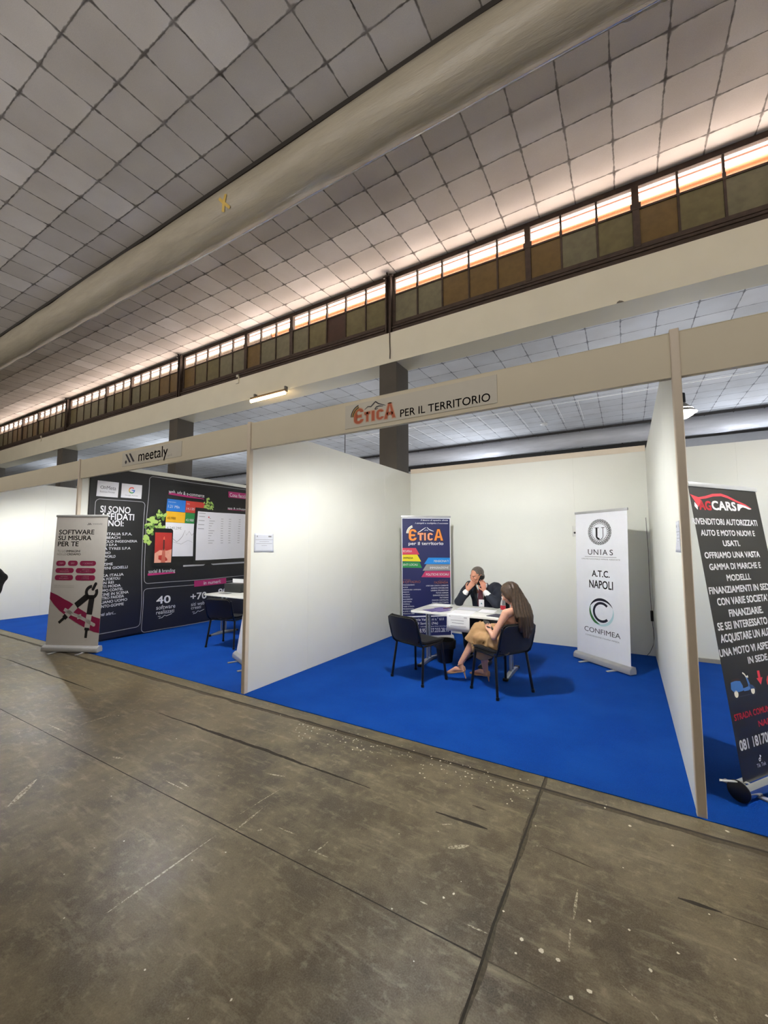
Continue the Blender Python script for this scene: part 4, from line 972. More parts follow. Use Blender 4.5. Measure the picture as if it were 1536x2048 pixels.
notice('paper_notice', 'small printed paper notice near the front edge of the right partition', XR, -1, 3.215, 3.42, 1.56, 1.765, 4)
t = tag(MB().box((-.735, YB-.012, 1.73), (-.665, YB, 1.90)).build('wall_outlet', mat('outlet_white', '#d9d9d4', .4), bevel=.004), 'small wall outlet plate half hidden behind the white emblem banner', 'outlet')
MB().lathe([(0, 0), (.016, 0), (.016, .006), (0, .006)], 14, close=False).build('socket_hole', BLACK, t, loc=(0, 0, 0)).matrix_local = Matrix.Translation((-.70, YB-.012, 1.79)) @ Matrix.Rotation(PI/2, 4, 'X')
pts = [(.262, YB-.012, 2.0), (.272, YB-.012, 1.5), (.268, YB-.012, .95), (.275, YB-.014, .64)]
t = thing('power_cable', 'thin black power cable hanging in the right back corner', 'cable', (0, 0, 0))
MB().tube(pts, .0028, 8).build('upper_lead', BLACK, t)
MB().tube([(.276, YB-.022, .65), (.276, YB-.022, .50)], .018, 10).build('plug', BLACK, t, bevel=.003)
MB().tube([(.276, YB-.022, .50), (.285, YB-.03, .38), (.287, YB-.03, .26), (.27, YB-.03, .15), (.23, YB-.04, .06), (.19, YB-.06, .012)], .0032, 8).build('lower_lead', BLACK, t)

# ------------------------------------------------------------------ furniture
Z0 = 0.004
def copy_thing(root, loc, rz, label):
    c = root.copy(); COL.objects.link(c); c.location = loc; c.rotation_euler = (0, 0, rz); c['label'] = label
    for ch in root.children:
        d = ch.copy(); COL.objects.link(d); d.parent = c
    return c

def make_chair(label, loc, rz):
    t = thing('visitor_chair', label, 'chair', loc, rz, 'black visitor chairs in the booths')
    # curved shells: (u across, v along) -> surface with thickness
    def shell(fn, nu, nv, th, rad):
        vs = []; idx = {}
        fs = []
        for j in range(nv+1):
            for i in range(nu+1):
                a, c = -1+2*i/nu, .5-.5*math.cos(PI*j/nv)
                # rounded corners
                tt = max(0, (abs(2*c-1)-(1-rad))/rad); k = 1 - rad*.62*(1-math.sqrt(max(0, 1-tt*tt)))
                vs.append(fn(a*k, c))
        me = MB(); N = len(vs); up = []
        for j in range(nv+1):
            for i in range(nu+1):
                p = Vector(vs[j*(nu+1)+i]); du = Vector(vs[j*(nu+1)+min(i+1, nu)])-Vector(vs[j*(nu+1)+max(i-1, 0)]); dv = Vector(vs[min(j+1, nv)*(nu+1)+i])-Vector(vs[max(j-1, 0)*(nu+1)+i])
                nrm = du.cross(dv).normalized(); up.append(p+nrm*th)
        F = []
        for j in range(nv):
            for i in range(nu):
                q = (j*(nu+1)+i, j*(nu+1)+i+1, (j+1)*(nu+1)+i+1, (j+1)*(nu+1)+i)
                F.append(q[::-1]); F.append(tuple(N+x for x in q))
        ring = [i for i in range(nu+1)] + [j*(nu+1)+nu for j in range(1, nv+1)] + [nv*(nu+1)+i for i in range(nu-1, -1, -1)] + [j*(nu+1) for j in range(nv-1, 0, -1)]
        for a, b_ in zip(ring, ring[1:]+ring[:1]): F.append((a, b_, N+b_, N+a))
        return me.add([tuple(v) for v in vs]+[tuple(v) for v in up], F)
    seatf = lambda a, c: (a*.232, -.205+.43*c, .452 + .010*a*a + .018*math.exp(-((c)/.14)**2) - .040*max(0, c-.82)**2*20*.3)
    shell(seatf, 14, 22, .018, .30).build('seat', BLACKCLOTH, t)
    shell(lambda a, c: (a*.226, -.200+.42*c, .444 + .010*a*a + .018*math.exp(-((c)/.14)**2) - .040*max(0, c-.82)**2*20*.3), 14, 22, -.012, .30).build('seat_shell', GREYSHELL, t)
    backf = lambda a, c: (a*.232, -.195-.085*c**1.2 - .030*(1-a*a), .470+.300*c)
    shell(backf, 14, 22, -.020, .42).build('backrest', BLACKCLOTH, t)
    shell(lambda a, c: (a*.226, -.207-.085*c**1.2 - .030*(1-a*a), .475+.290*c), 14, 22, .010, .42).build('back_shell', GREYSHELL, t)
    for sx in (-1, 1):
        for (xa, ya, xb, yb) in ((.222, .165, .258, .205), (.222, -.150, .258, -.205)):
            b = MB(); b.tube([(sx*xb, yb, .0), (sx*xa, ya, .437)], .0125, 12, 1.25, Vector((0, 1, 0))); b.tube([(sx*xb*1.001, yb*1.001, 0), (sx*xb*.993, yb*.992, .03)], .0165, 12, 1.2, Vector((0, 1, 0)))
            b.build('leg', LEGBLACK, t)
        b = MB(); b.tube([(sx*.222, -.16, .425), (sx*.236, -.195, .46), (sx*.238, -.225, .54), (sx*.238, -.258, .66), (sx*.234, -.272, .735)], .0115, 10, 1.3, Vector((0, 1, 0))); b.build('back_support', LEGBLACK, t)
        b = MB(); b.tube([(sx*.222, -.16, .428), (sx*.222, .17, .428)], .0115, 10); b.build('side_rail', LEGBLACK, t)
    b = MB(); b.tube([(-.222, .13, .424), (.222, .13, .424)], .011, 10); b.tube([(-.222, -.14, .424), (.222, -.14, .424)], .011, 10); b.build('cross_rails', LEGBLACK, t)
    return t
ch = make_chair('empty black visitor chair in front of the table near the left partition', (-2.225, 4.59, Z0), math.radians(-18.7))
copy_thing(ch, (-1.25, 4.675, Z0), math.radians(58.5), 'black visitor chair the long haired woman sits on')
copy_thing(ch, (-1.80, 6.12, Z0), math.radians(183), 'black visitor chair behind the table under the man in the suit')
copy_thing(ch, (-5.55, 4.49, Z0), math.radians(13.5), 'black visitor chair in front of the table in the second booth')
copy_thing(ch, (-5.62, 5.75, Z0), math.radians(176), 'black visitor chair behind the table in the second booth')

def make_table(label, x0, x1, y0, y1, h, fx):
    t = thing('folding_table', label, 'table', ((x0+x1)/2, (y0+y1)/2, Z0), 0, 'white tables on T-shaped legs')
    hx, hy = (x1-x0)/2, (y1-y0)/2; h -= Z0
    b = MB(); b.prism(rpoly(-hx, -hy, hx, hy, .035, 6), h-.026, h); b.build('tabletop', WHITETOP, t, bevel=.003)
    for s in fx:
        lg = MB(); lg.tube([(s, -.045, .05), (s, -.045, h-.04)], .016, 12); lg.tube([(s, .045, .05), (s, .045, h-.04)], .016, 12); lg = lg.build('leg', CHROME, t)
        b = MB(); b.prism([(-.30, .0), (.30, .0), (.30, .022), (.08, .052), (-.08, .052), (-.30, .022)], s-.025, s+.025, 'x'); b.build('foot', CHROME, lg, bevel=.005)
        for e in (-.31, .27): MB().box((s-.03, e, 0), (s+.03, e+.04, .034)).build('end_cap', BLACK, lg, bevel=.006)
        MB().box((s-.035, -.26, h-.062), (s+.035, .26, h-.027)).build('bracket', LEGBLACK, lg, bevel=.004)
    MB().box((fx[0], -.03, h-.075), (fx[1], .03, h-.030)).build('under_beam', LEGBLACK, t, bevel=.004)
    return t
make_table('white table with printed sheet on its front edge between the seated man and woman', -2.50, -1.19, 4.90, 5.68, .742, (-.565, .555))
make_table('white table partly hidden behind the left partition in the second booth', -6.48, -5.10, 4.68, 5.38, .742, (-.57, .57))
TZ = .742
# waste bin
t = thing('waste_bin', 'black waste bin with a bag under the table', 'bin', (-2.215, 5.40, Z0))
MB().lathe([(0, 0), (.098, 0), (.102, .01), (.132, .275), (.140, .28), (.140, .292), (.130, .292), (.096, .014), (0, .014)], 32, close=False).build('bin_body', BLACK, t)
vs = []; n = 48; rg = random.Random(2)
for rr, z in ((.126, .22), (.134, .286), (.140, .298), (.147, .292), (.149, .24), (.146, .195)):
    for k in range(n): a = 2*PI*k/n; q = rr+.004*math.sin(9*a+z*40)+rg.uniform(-.0015, .0015); vs.append((q*math.cos(a), q*math.sin(a), z+.008*math.sin(5*a)*(z < .25)))
MB().add(vs, [(i*n+k, i*n+(k+1) % n, (i+1)*n+(k+1) % n, (i+1)*n+k) for i in range(5) for k in range(n)]).build('bin_bag', mat('olive_black_bag', '#2f2a20', .35, var=.2, scale=20), t)

# things on the table
def leaf(name, label, cat, corners, m, z=TZ, th=.0012, group=None, wave=.0):
    b = MB(); N = 8; c = [Vector((*q, 0)) for q in corners]; vs = []
    for s in (0, 1):
        for j in range(N+1):
            for i in range(N+1):
                a, d = i/N, j/N; p_ = c[0].lerp(c[1], a).lerp(c[3].lerp(c[2], a), d); p_.z = z + s*th + wave*(.5+.5*math.sin(a*5+d*3))*(a*(1-a)*4*.5+.5)*(1 if wave else 0); vs.append(p_)
    K = (N+1)**2; F = []
    for j in range(N):
        for i in range(N):
            q = (j*(N+1)+i, j*(N+1)+i+1, (j+1)*(N+1)+i+1, (j+1)*(N+1)+i); F.append(q[::-1]); F.append(tuple(K+x for x in q))
    ring = list(range(N+1))+[j*(N+1)+N for j in range(1, N+1)]+[N*(N+1)+i for i in range(N-1, -1, -1)]+[j*(N+1) for j in range(N-1, 0, -1)]
    for a, d in zip(ring, ring[1:]+ring[:1]): F.append((a, d, K+d, K+a))
    return tag(b.add(vs, F).build(name, m), label, cat, group)
PUR = mat('leaflet_purple', '#4d4684', .4, var=.25, scale=14); PUR2 = mat('leaflet_violet', '#6a5f98', .4, var=.3, scale=18)
leaf('leaflet', 'purple leaflet at the left front of the white table, leftmost of the spread', 'leaflet', [(-2.37,5.02),(-2.20,4.93),(-2.08,5.14),(-2.26,5.23)], PUR, TZ, .003, 'purple leaflets on the white table')
leaf('leaflet', 'violet leaflet on top of the purple leaflet spread', 'leaflet', [(-2.25,5.0),(-2.09,4.95),(-2.02,5.15),(-2.19,5.21)], PUR2, TZ+.0035, .003, 'purple leaflets on the white table')
leaf('leaflet', 'purple leaflet lying rearmost in the spread beside the pen', 'leaflet', [(-2.30,5.24),(-2.13,5.16),(-2.06,5.29),(-2.24,5.37)], PUR, TZ, .003, 'purple leaflets on the white table')
leaf('paper_sheet', 'white paper sheet at the left back corner of the table', 'paper', [(-2.46,5.40),(-2.17,5.44),(-2.19,5.64),(-2.44,5.62)], PAPER, TZ, .0014, 'white papers on the table')
leaf('paper_sheet', 'white paper sheet in front of the man, nearest the hanging sheet', 'paper', [(-1.97,4.97),(-1.68,4.99),(-1.72,5.26),(-2.0,5.24)], PAPER, TZ, .0014, 'white papers on the table')
leaf('paper_sheet', 'white paper sheet right before the man\'s badge', 'paper', [(-2.0,5.28),(-1.71,5.30),(-1.74,5.53),(-2.02,5.51)], PAPERGREY, TZ, .0014, 'white papers on the table')
leaf('paper_sheet', 'white paper sheet left of the water bottle', 'paper', [(-1.68,5.22),(-1.48,5.22),(-1.50,5.46),(-1.70,5.46)], PAPER, TZ, .0014, 'white papers on the table')
leaf('folder', 'dark violet folder at the right front of the white table', 'folder', [(-1.50,4.98),(-1.26,4.93),(-1.22,5.12),(-1.44,5.18)], mat('dark_folder', '#2e2a45', .4, var=.2, scale=20), TZ, .006)
t = thing('pen', 'dark red pen lying behind the purple leaflets', 'pen', (-2.13, 5.30, TZ+.006), math.radians(62))
MB().tube([(-.07, 0, 0), (.04, 0, 0)], .005, 8).build('barrel', mat('pen_red', '#7a2430', .3), t); MB().tube([(.04, 0, 0), (.085, 0, 0)], .0056, 8).build('cap', BLACK, t)
# sheet hanging over the front edge
b = MB(); xa, xb = -1.975, -1.680; vs = []; prof = [(5.00, TZ+.004), (4.93, TZ+.004), (4.898, TZ+.003), (4.889, TZ-.006), (4.887, TZ-.05), (4.884, TZ-.12), (4.880, TZ-.20)]
for y, z in prof:
    for i in range(9): x = xa+(xb-xa)*i/8; vs.append((x, y-.004*math.sin(i*1.1)*(TZ-z), z+.003*math.sin(i*.9)*(z > TZ)))
o = b.add(vs, [(j*9+i, j*9+i+1, (j+1)*9+i+1, (j+1)*9+i) for j in range(6) for i in range(8)]).build('hanging_sheet', PAPER)
md = o.modifiers.new('thickness', 'SOLIDIFY'); md.thickness = .0008; tag(o, 'printed white sheet hanging over the front edge of the table', 'sheet')
p = Print(lambda a, c, off: (xa+a, 4.8835-(.02*(1-c/.2))*.3-.003-off, TZ-.2+c)); 
for a, c, u1, hh in ((.035, .175, .05, .009), (.225, .168, .265, .009), (.055, .130, .225, .006), (.07, .098, .225, .006), (.05, .062, .25, .006)): p.rect(a, c, u1, c+hh, mat('print_soft_grey', '#9a9aa2', .6), 1)
p.build('printed_lines', o)
# water bottle with a red label
t = thing('water_bottle', 'clear plastic bottle with red label beside the woman\'s shoulder', 'bottle', (-1.395, 5.36, TZ))
k = NT('clear_plastic'); k.b.inputs['Base Color'].default_value = (.92, .95, .97, 1); k.b.inputs['Roughness'].default_value = .08; k.b.inputs['Transmission Weight'].default_value = .85; k.b.inputs['IOR'].default_value = 1.2
nz = k.noise(k.coords(), 30, 2); k.bump(nz, .1, .003); CLEAR = k.m
MB().lathe([(0, 0), (.030, 0), (.033, .01), (.033, .045), (.031, .05), (.031, .085), (.033, .09), (.032, .115), (.022, .15), (.014, .17), (.013, .185), (0, .185)], 24, close=False).build('bottle_body', CLEAR, t)
MB().lathe([(.0335, .035), (.0338, .037), (.0338, .085), (.0335, .087)], 24, close=False).build('red_label', mat('label_red', '#b01f33', .4, var=.1), t); MB().lathe([(0, .18), (.0155, .18), (.0155, .20), (0, .20)], 16, close=False).build('cap', mat('cap_white', '#e8e8ea', .4), t)
tag(MB().box((-.05, -.035, 0), (.05, .035, .012)).build('dark_case', mat('dark_leather', '#1c1820', .5), bevel=.004, loc=(-1.30, 5.50, TZ), rz=.3), 'small dark case on the table right of the bottle', 'case')
# second booth: printer on the table
t = thing('printer', 'dark printer on the table in the second booth', 'printer', (-6.37, 5.15, TZ), .15)
MB().box((-.02, -.12, 0), (.36, .13, .16)).build('printer_body', mat('printer_charcoal', '#2b2e30', .4), t, bevel=.012)
MB().box((.03, .05, .16), (.30, .075, .225)).build('paper_tray', mat('printer_charcoal', '#2b2e30', .4), t, bevel=.004); MB().box((.04, .03, .163), (.29, .034, .235)).build('paper_stack', PAPER, t)
leaf('paper_sheet', 'dark edged sheet on the table in the second booth', 'paper', [(-6.30,4.86),(-6.10,4.87),(-6.10,4.98),(-6.29,4.97)], mat('dark_card', '#3a3a3e', .5), TZ, .003)

# ------------------------------------------------------------------ people
V3 = lambda *a: Vector(a)
class Blob:
    """closed tubes and ellipsoids fused into one continuous skin"""
    def __init__(self): self.mb = MB()
    def tube(self, pts, rads, side=None, n=18):
        """rads: r or (a, b): a along `side`, b across"""
        P = [Vector(p) for p in pts]; R = [(q, q) if not isinstance(q, tuple) else q for q in rads]
        for i in range(1, len(P)-1):          # a sharp joint is two overlapping limbs with a ball between
            if (P[i]-P[i-1]).normalized().dot((P[i+1]-P[i]).normalized()) < .82 and max(R[i]) > .028:
                self.ell(P[i], (min(R[i])*1.02,)*3)
                self.tube(P[:i+1], R[:i+1], side, n); return self.tube(P[i:], R[i:], side, n)
        # rounded ends
        d0 = (P[0]-P[1]).normalized(); d1 = (P[-1]-P[-2]).normalized()
        def caps(p, d, q):
            m = min(q); return [(p+d*m*.55, (q[0]*.80, q[1]*.80)), (p+d*m*.88, (q[0]*.42, q[1]*.42))]
        a = caps(P[0], d0, R[0])[::-1]; b = caps(P[-1], d1, R[-1])
        PP = [x[0] for x in a]+P+[x[0] for x in b]; RR = [x[1] for x in a]+R+[x[1] for x in b]
        vs = []; prev = None
        for i, p in enumerate(PP):
            d = (PP[min(i+1, len(PP)-1)]-PP[max(i-1, 0)]).normalized()
            if side is not None: s = (Vector(side)-d*Vector(side).dot(d)).normalized()
            elif prev is not None: s = (prev-d*prev.dot(d)).normalized()
            else: s, _ = frame_of(d)
            prev = s; t = d.cross(s)
            for k in range(n):
                an = 2*PI*k/n; vs.append(p+s*(RR[i][0]*math.cos(an))+t*(RR[i][1]*math.sin(an)))
        m = len(PP)
        fs = [(i*n+k, i*n+(k+1) % n, (i+1)*n+(k+1) % n, (i+1)*n+k) for i in range(m-1) for k in range(n)]
        fs += [tuple(range(n-1, -1, -1)), tuple((m-1)*n+k for k in range(n))]
        self.mb.add(vs, fs)
        return self
    def ell(self, c, r3, X=V3(1,0,0), Y=V3(0,1,0), Z=V3(0,0,1), n=20):
        vs = []; fs = []; m = n//2
        for j in range(1, m):
            th = PI*j/m
            for k in range(n):
                a = 2*PI*k/n; vs.append(Vector(c)+X*(r3[0]*math.sin(th)*math.cos(a))+Y*(r3[1]*math.sin(th)*math.sin(a))+Z*(r3[2]*math.cos(th)))
        N = len(vs); vs += [Vector(c)+Z*r3[2], Vector(c)-Z*r3[2]]
        fs = [(j*n+k, j*n+(k+1) % n, (j+1)*n+(k+1) % n, (j+1)*n+k) for j in range(m-2) for k in range(n)]
        fs += [(N, (k+1) % n, k) for k in range(n)] + [(N+1, (m-2)*n+k, (m-2)*n+(k+1) % n) for k in range(n)]
        self.mb.add(vs, fs); return self
    def build(self, name, mats, parent, voxel=.006, smooth=6, cut=None, zones=None, thick=0.0, base=V3(0,0,0), wobble=None):
        me = bpy.data.meshes.new(name); me.from_pydata(self.mb.v, [], self.mb.f)
        bm = bmesh.new(); bm.from_mesh(me); bmesh.ops.recalc_face_normals(bm, faces=bm.faces); bm.to_mesh(me); bm.free()
        o = bpy.data.objects.new(name, me); COL.objects.link(o)
        r_ = o.modifiers.new('fuse', 'REMESH'); r_.mode = 'VOXEL'; r_.voxel_size = voxel
        s_ = o.modifiers.new('soft', 'SMOOTH'); s_.factor = .5; s_.iterations = smooth
        dg = bpy.context.evaluated_depsgraph_get(); new = bpy.data.meshes.new_from_object(o.evaluated_get(dg))
        bpy.data.objects.remove(o); bpy.data.meshes.remove(me)
        if wobble:
            for v in new.vertices: v.co += v.normal*wobble(v.co)
        if cut:
            bm = bmesh.new(); bm.from_mesh(new)
            bmesh.ops.delete(bm, geom=[q for q in bm.faces if cut(q.calc_center_median())], context='FACES')
            for _ in range(6):
                mv = {}
                for v in bm.verts:
                    if v.is_boundary:
                        nb = [e.other_vert(v).co for e in v.link_edges if e.is_boundary]
                        if len(nb) == 2: mv[v] = v.co*.4+(nb[0]+nb[1])*.3
                for v, c_ in mv.items(): v.co = c_
            bm.to_mesh(new); bm.free()
        if zones:
            for q in new.polygons: q.material_index = zones(q.center)
        new.transform(Matrix.Translation(-base)); new.name = name
        ob = link(name, new, mats, parent, True, PI)
        if thick:
            md = ob.modifiers.new('cloth', 'SOLIDIFY'); md.thickness = thick; md.offset = 0
        return ob

def hand(bl, wrist, kn, palm, thumb_sign, curls, size=1.0, thumb_curl=.5, spread=.10):
    """palm from wrist to knuckles, four bent fingers of unequal length and a side thumb; `palm` is the way the palm faces"""
    wrist, kn = Vector(wrist), Vector(kn); d = (kn-wrist).normalized(); pn = (Vector(palm)-d*Vector(palm).dot(d)).normalized(); s = d.cross(pn).normalized()*thumb_sign
    bl.tube([wrist, wrist.lerp(kn, .45), kn], [(.024*size, .017*size), (.034*size, .015*size), (.040*size, .012*size)], side=s, n=14)
    for i in range(4):
        off = (.030-.020*i)*size; L = (.072, .080, .075, .058)[i]*size; p0 = kn+s*off-d*.006*size; r0 = (.0088, .0090, .0086, .0076)[i]*size
        ang = 0; pts = [p0-d*.012*size, p0]; dirv = (d+s*(spread*(1.5-i)/1.5)).normalized()
        for seg, fr in enumerate((.45, .30, .25)):
            ang += curls[i]*(.8, 1.0, .7)[seg]
            v = dirv*math.cos(ang)+pn*math.sin(ang); pts.append(pts[-1]+v*L*fr)
        bl.tube(pts, [r0*1.05, r0*1.05, r0, r0*.93, r0*.8], n=10)
    t0 = wrist.lerp(kn, .28)+s*.028*size; v1 = (d*.62+s*.72+pn*.25).normalized(); t1 = t0+v1*.036*size; v2 = (d*.85+s*.30+pn*thumb_curl).normalized(); t2 = t1+v2*.032*size; v3 = (d*.8-s*.1+pn*thumb_curl*1.4).normalized(); t3 = t2+v3*.026*size
    bl.tube([t0-v1*.015*size, t0, t1, t2, t3], [.013*size, .013*size, .0108*size, .0100*size, .0078*size], n=10)

class Head:
    def __init__(self, c, fwd, up, k=1.0):
        self.c = Vector(c); self.Y = Vector(fwd).normalized(); self.Z = (Vector(up)-self.Y*Vector(up).dot(self.Y)).normalized(); self.X = self.Y.cross(self.Z); self.k = k
    def p(self, x, y, z): return self.c+(self.X*x+self.Y*y+self.Z*z)*self.k
    def inv(self, q): q = (Vector(q)-self.c)/self.k; return q.dot(self.X), q.dot(self.Y), q.dot(self.Z)
    def add(self, bl, fem=False):
        E = lambda c, r3: bl.ell(self.p(*c), tuple(q*self.k for q in r3), self.X, self.Y, self.Z, 20)
        E((0, -.012, .030), (.076, .094, .088)); E((0, .022, -.028), (.064, .068, .078)); E((0, .048, -.082 if not fem else -.078), (.036 if not fem else .030, .032, .026)); E((0, .030, .015), (.066, .066, .055))
        E((0, .080, .022), (.050, .014, .014))
        bl.tube([self.p(0, .085, .020), self.p(0, .102, -.008), self.p(0, .108, -.022)], [.008*self.k, .011*self.k, .012*self.k], n=10)
        for s in (-1, 1):
            E((s*.011, .096, -.024), (.010, .011, .008)); E((s*.040, .066, -.018), (.024, .022, .020)); E((s*.031, .084, .003), (.013, .009, .009))
            E((s*.077, -.004, -.004), (.010, .019, .032)); E((s*.082, -.010, .008), (.010, .014, .018)); E((s*.048, .028, -.060), (.022, .036, .026))
        E((0, .086, -.050), (.023, .013, .007)); E((0, .083, -.061), (.020, .013, .008))
    def zone(self, q):
        x, y, z = self.inv(q); ax = abs(x)
        if y > .05:
            if ((ax-.031)/.012)**2+((z-.002)/.0045)**2 < 1: return 3 if ((ax-.031)/.0075)**2 < 1 else 2
            if .013 < ax < .052 and abs(z-(.021-.10*(ax-.03)**2*8)) < .0045: return 4
            if (x/.025)**2+((z+.055)/.011)**2 < 1: return 1
        return 0

EYEW, IRIS = mat('eye_white', '#d9d2c8', .3), mat('iris_dark', '#20150f', .2)
# ---------- seated man in a dark suit
B = V3(-1.80, 6.05, Z0)
man = thing('person', 'man in a dark navy suit and burgundy tie phoning behind the table', 'person', B)
SKM = mat('skin_ruddy', '#c48a70', .5, var=.08, scale=30); LIPM = mat('lips_ruddy', '#a5604f', .45); BROWM = mat('brow_grey_brown', '#4a3a30', .7)
hd = Head((-1.888, 5.845, 1.155), (-.50, -.83, -.22), (0, -.12, 1), 1.03)
Rs, Ls = V3(-2.045, 5.945, .985), V3(-1.635, 6.0, .985); Re, Le = V3(-2.085, 5.635, .800), V3(-1.560, 5.655, .800)
Rw, Lw = V3(-1.972, 5.640, .957), V3(-1.735, 5.700, .955)
Mp, Mc = V3(-1.80, 6.05, .52), V3(-1.835, 5.985, .88)
Rh, Lh = V3(-1.90, 6.0, .505), V3(-1.70, 6.0, .505); Rk, Lk = V3(-1.965, 5.575, .500), V3(-1.66, 5.56, .500); Ra, La = V3(-1.955, 5.66, .105), V3(-1.64, 5.48, .105)
bl = Blob(); hd.add(bl)
SH = (Ls-Rs).normalized()
bl.tube([V3(-1.835, 5.95, .97), V3(-1.855, 5.90, 1.05), hd.p(0, -.02, -.04)], [.062, .056, .055])
bl.tube([Mp, V3(-1.815, 6.03, .68), Mc, V3(-1.84, 5.965, .985)], [(.165, .12), (.150, .115), (.165, .12), (.10, .075)], side=SH)
for S, E_, W_h in ((Rs, Re, Rw), (Ls, Le, Lw)):
    bl.tube([Mc.lerp(S, .5), S, S.lerp(E_, .5), E_, E_.lerp(W_h, .35), W_h], [.06, .056, .046, .040, .038, .026])
for Hh, K_, A_ in ((Rh, Rk, Ra), (Lh, Lk, La)): bl.tube([Hh, Hh.lerp(K_, .5), K_, K_.lerp(A_, .4), A_], [.085, .072, .056, .052, .034]); bl.tube([A_, A_+V3(-.03, -.12, -.07)], [.035, .03])
mouth = hd.p(0, .105, -.055)
hand(bl, Rw, V3(-1.912, 5.668, 1.040), V3(.10, .95, .25), 1, (.22, .28, .34, .42), 1.0, .5)
earL = hd.p(-.085, .0, -.01) if (hd.p(-.085, 0, 0)-Ls).length < (hd.p(.085, 0, 0)-Ls).length else hd.p(.085, .0, -.01)
kL = V3(-1.775, 5.770, 1.040)
hand(bl, Lw, kL, (earL-kL), -1, (.35, .40, .50, .75), 1.0, .35)
body = bl.build('body', [SKM, LIPM, EYEW, IRIS, BROWM], man, .0055, 5, zones=lambda q: hd.zone(q) if (q-hd.c).length < .14 and (q-Rw).length > .0 and not (min((q-V3(-1.895, 5.69, 1.06)).length, 9) < .05) else 0, base=B)
# hair: short, greying
bl = Blob(); bl.ell(hd.p(0, -.020, .038), (.081*1.03, .096*1.03, .088*1.03), hd.X, hd.Y, hd.Z, 28); bl.ell(hd.p(0, -.045, -.02), (.075*1.03, .070*1.03, .07*1.03), hd.X, hd.Y, hd.Z, 24)
def cuth(q):
    x, y, z = hd.inv(q); return (y > .048 - max(0, z-.075)*-.2 and z < .098) or (z < .045 and y > .030-.2*abs(z)) or z < -.062 or (abs(x) > .05 and z < .012 and y > -.028)
bl.build('hair', hair_mat('greying_short_hair', '#2e2825', '#6e665f'), man, .005, 4, cut=cuth, thick=.003, base=B)
SUIT = mat('navy_suit_cloth', '#141b2b', .8, var=.12, scale=90, bump=.15, bscale=400); SHIRT = mat('white_shirt', '#e6e7ea', .7, var=.02); TIE = mat('burgundy_tie', '#4a1526', .5, var=.1, scale=60)
bl = Blob(); bl.tube([Mp+V3(0, 0, .02), V3(-1.815, 6.03, .68), Mc, V3(-1.84, 5.965, .975)], [(.175, .132), (.162, .13), (.170, .130), (.085, .07)], side=SH)
bl.tube([V3(-1.842, 5.93, .985), V3(-1.852, 5.905, 1.018)], [.072, .066])
for E_, W_h in ((Re, Rw), (Le, Lw)): bl.tube([E_.lerp(W_h, .30), E_.lerp(W_h, .62), E_.lerp(W_h, .90)], [.047, .044, .039])
bl.build('shirt', SHIRT, man, .006, 5, base=B)
FR = SH.cross(V3(0, 0, 1)); FR = FR if FR.y < 0 else -FR
bl = Blob(); bl.tube([Mp+V3(0, 0, -.02), V3(-1.815, 6.03, .66), Mc, V3(-1.84, 5.97, .965), V3(-1.84, 5.955, 1.0)], [(.200, .152), (.180, .146), (.195, .150), (.155, .105), (.09, .08)], side=SH)
bl.tube([Mc+V3(-.06, 0, .03), Rs+V3(.02, 0, .005), Rs+V3(0, 0, -.01), Rs.lerp(Re, .5), Re, Re.lerp(Rw, .30), Re.lerp(Rw, .62)], [.078, .072, .070, .066, .062, .057, .050]); bl.tube([Mc+V3(.06, 0, .03), Ls+V3(-.02, 0, .005), Ls+V3(0, 0, -.01), Ls.lerp(Le, .5), Le, Le.lerp(Lw, .30), Le.lerp(Lw, .58)], [.078, .072, .070, .066, .062, .057, .050])
cen = V3(-1.84, 5.97, .9)
def cutj(q):
    v = q-cen; x = v.dot(SH)+.012; y = v.dot(FR)
    if y > .04 and q.z > .70 and q.z < 1.05 and abs(x) < .020+.20*(q.z-.70): return True
    return q.z > .985 and abs(x) < .075 and y > -.06
fold = lambda q: .004*math.sin(38*q.z+22*q.x)+.003*math.sin(60*q.x-35*q.y)
bl.build('jacket', SUIT, man, .008, 5, cut=cutj, thick=.006, base=B, wobble=fold)
b = MB(); tp = [(1.005, .020, .112), (.985, .030, .128), (.955, .024, .140), (.90, .032, .148), (.82, .040, .158), (.74, .042, .162), (.715, .0, .162)]
vs = []
for z, wd, dp_ in tp:
    c0 = V3(-1.84, 5.97, 0)+FR*dp_-SH*.012; c0.z = z; vs += [c0-SH*wd, c0+FR*.012, c0+SH*wd, c0-FR*.006]
b.add([Vector(v)-B for v in vs], [(4*i+k, 4*i+(k+1) % 4, 4*i+4+(k+1) % 4, 4*i+4+k) for i in range(len(tp)-1) for k in range(4)]); b.build('tie', TIE, man)
b = MB()
for s in (-1, 1):
    c0 = V3(-1.845, 5.945, 1.01); b.add([Vector(v)-B for v in (c0+FR*.085, c0+SH*s*.075+FR*.02+V3(0, 0, .03), c0+SH*s*.085+FR*.02+V3(0, 0, -.012), c0+SH*s*.045+FR*.105+V3(0, 0, -.05))], [(0, 1, 2, 3)])
for s in (-1, 1):
    c0 = V3(-1.84, 5.97, 0); lp = MB(); Q = []
    for z, xi, xo, dd in ((.995, .068, .085, .060), (.955, .064, .112, .098), (.905, .056, .122, .130), (.885, .054, .096, .140), (.80, .034, .060, .158), (.71, .016, .024, .166)):
        for xx in (xi, xo):
            q = c0+FR*(dd-.10*max(0, xx-.05))+SH*(s*xx-.012); q.z = z; Q.append(q-B)
    lp.add(Q, [(2*i, 2*i+1, 2*i+3, 2*i+2) for i in range(5)]); lo = lp.build('lapel', mat('navy_lapel', '#10151f', .75, var=.1, scale=90), man); md = lo.modifiers.new('cloth', 'SOLIDIFY'); md.thickness = .006
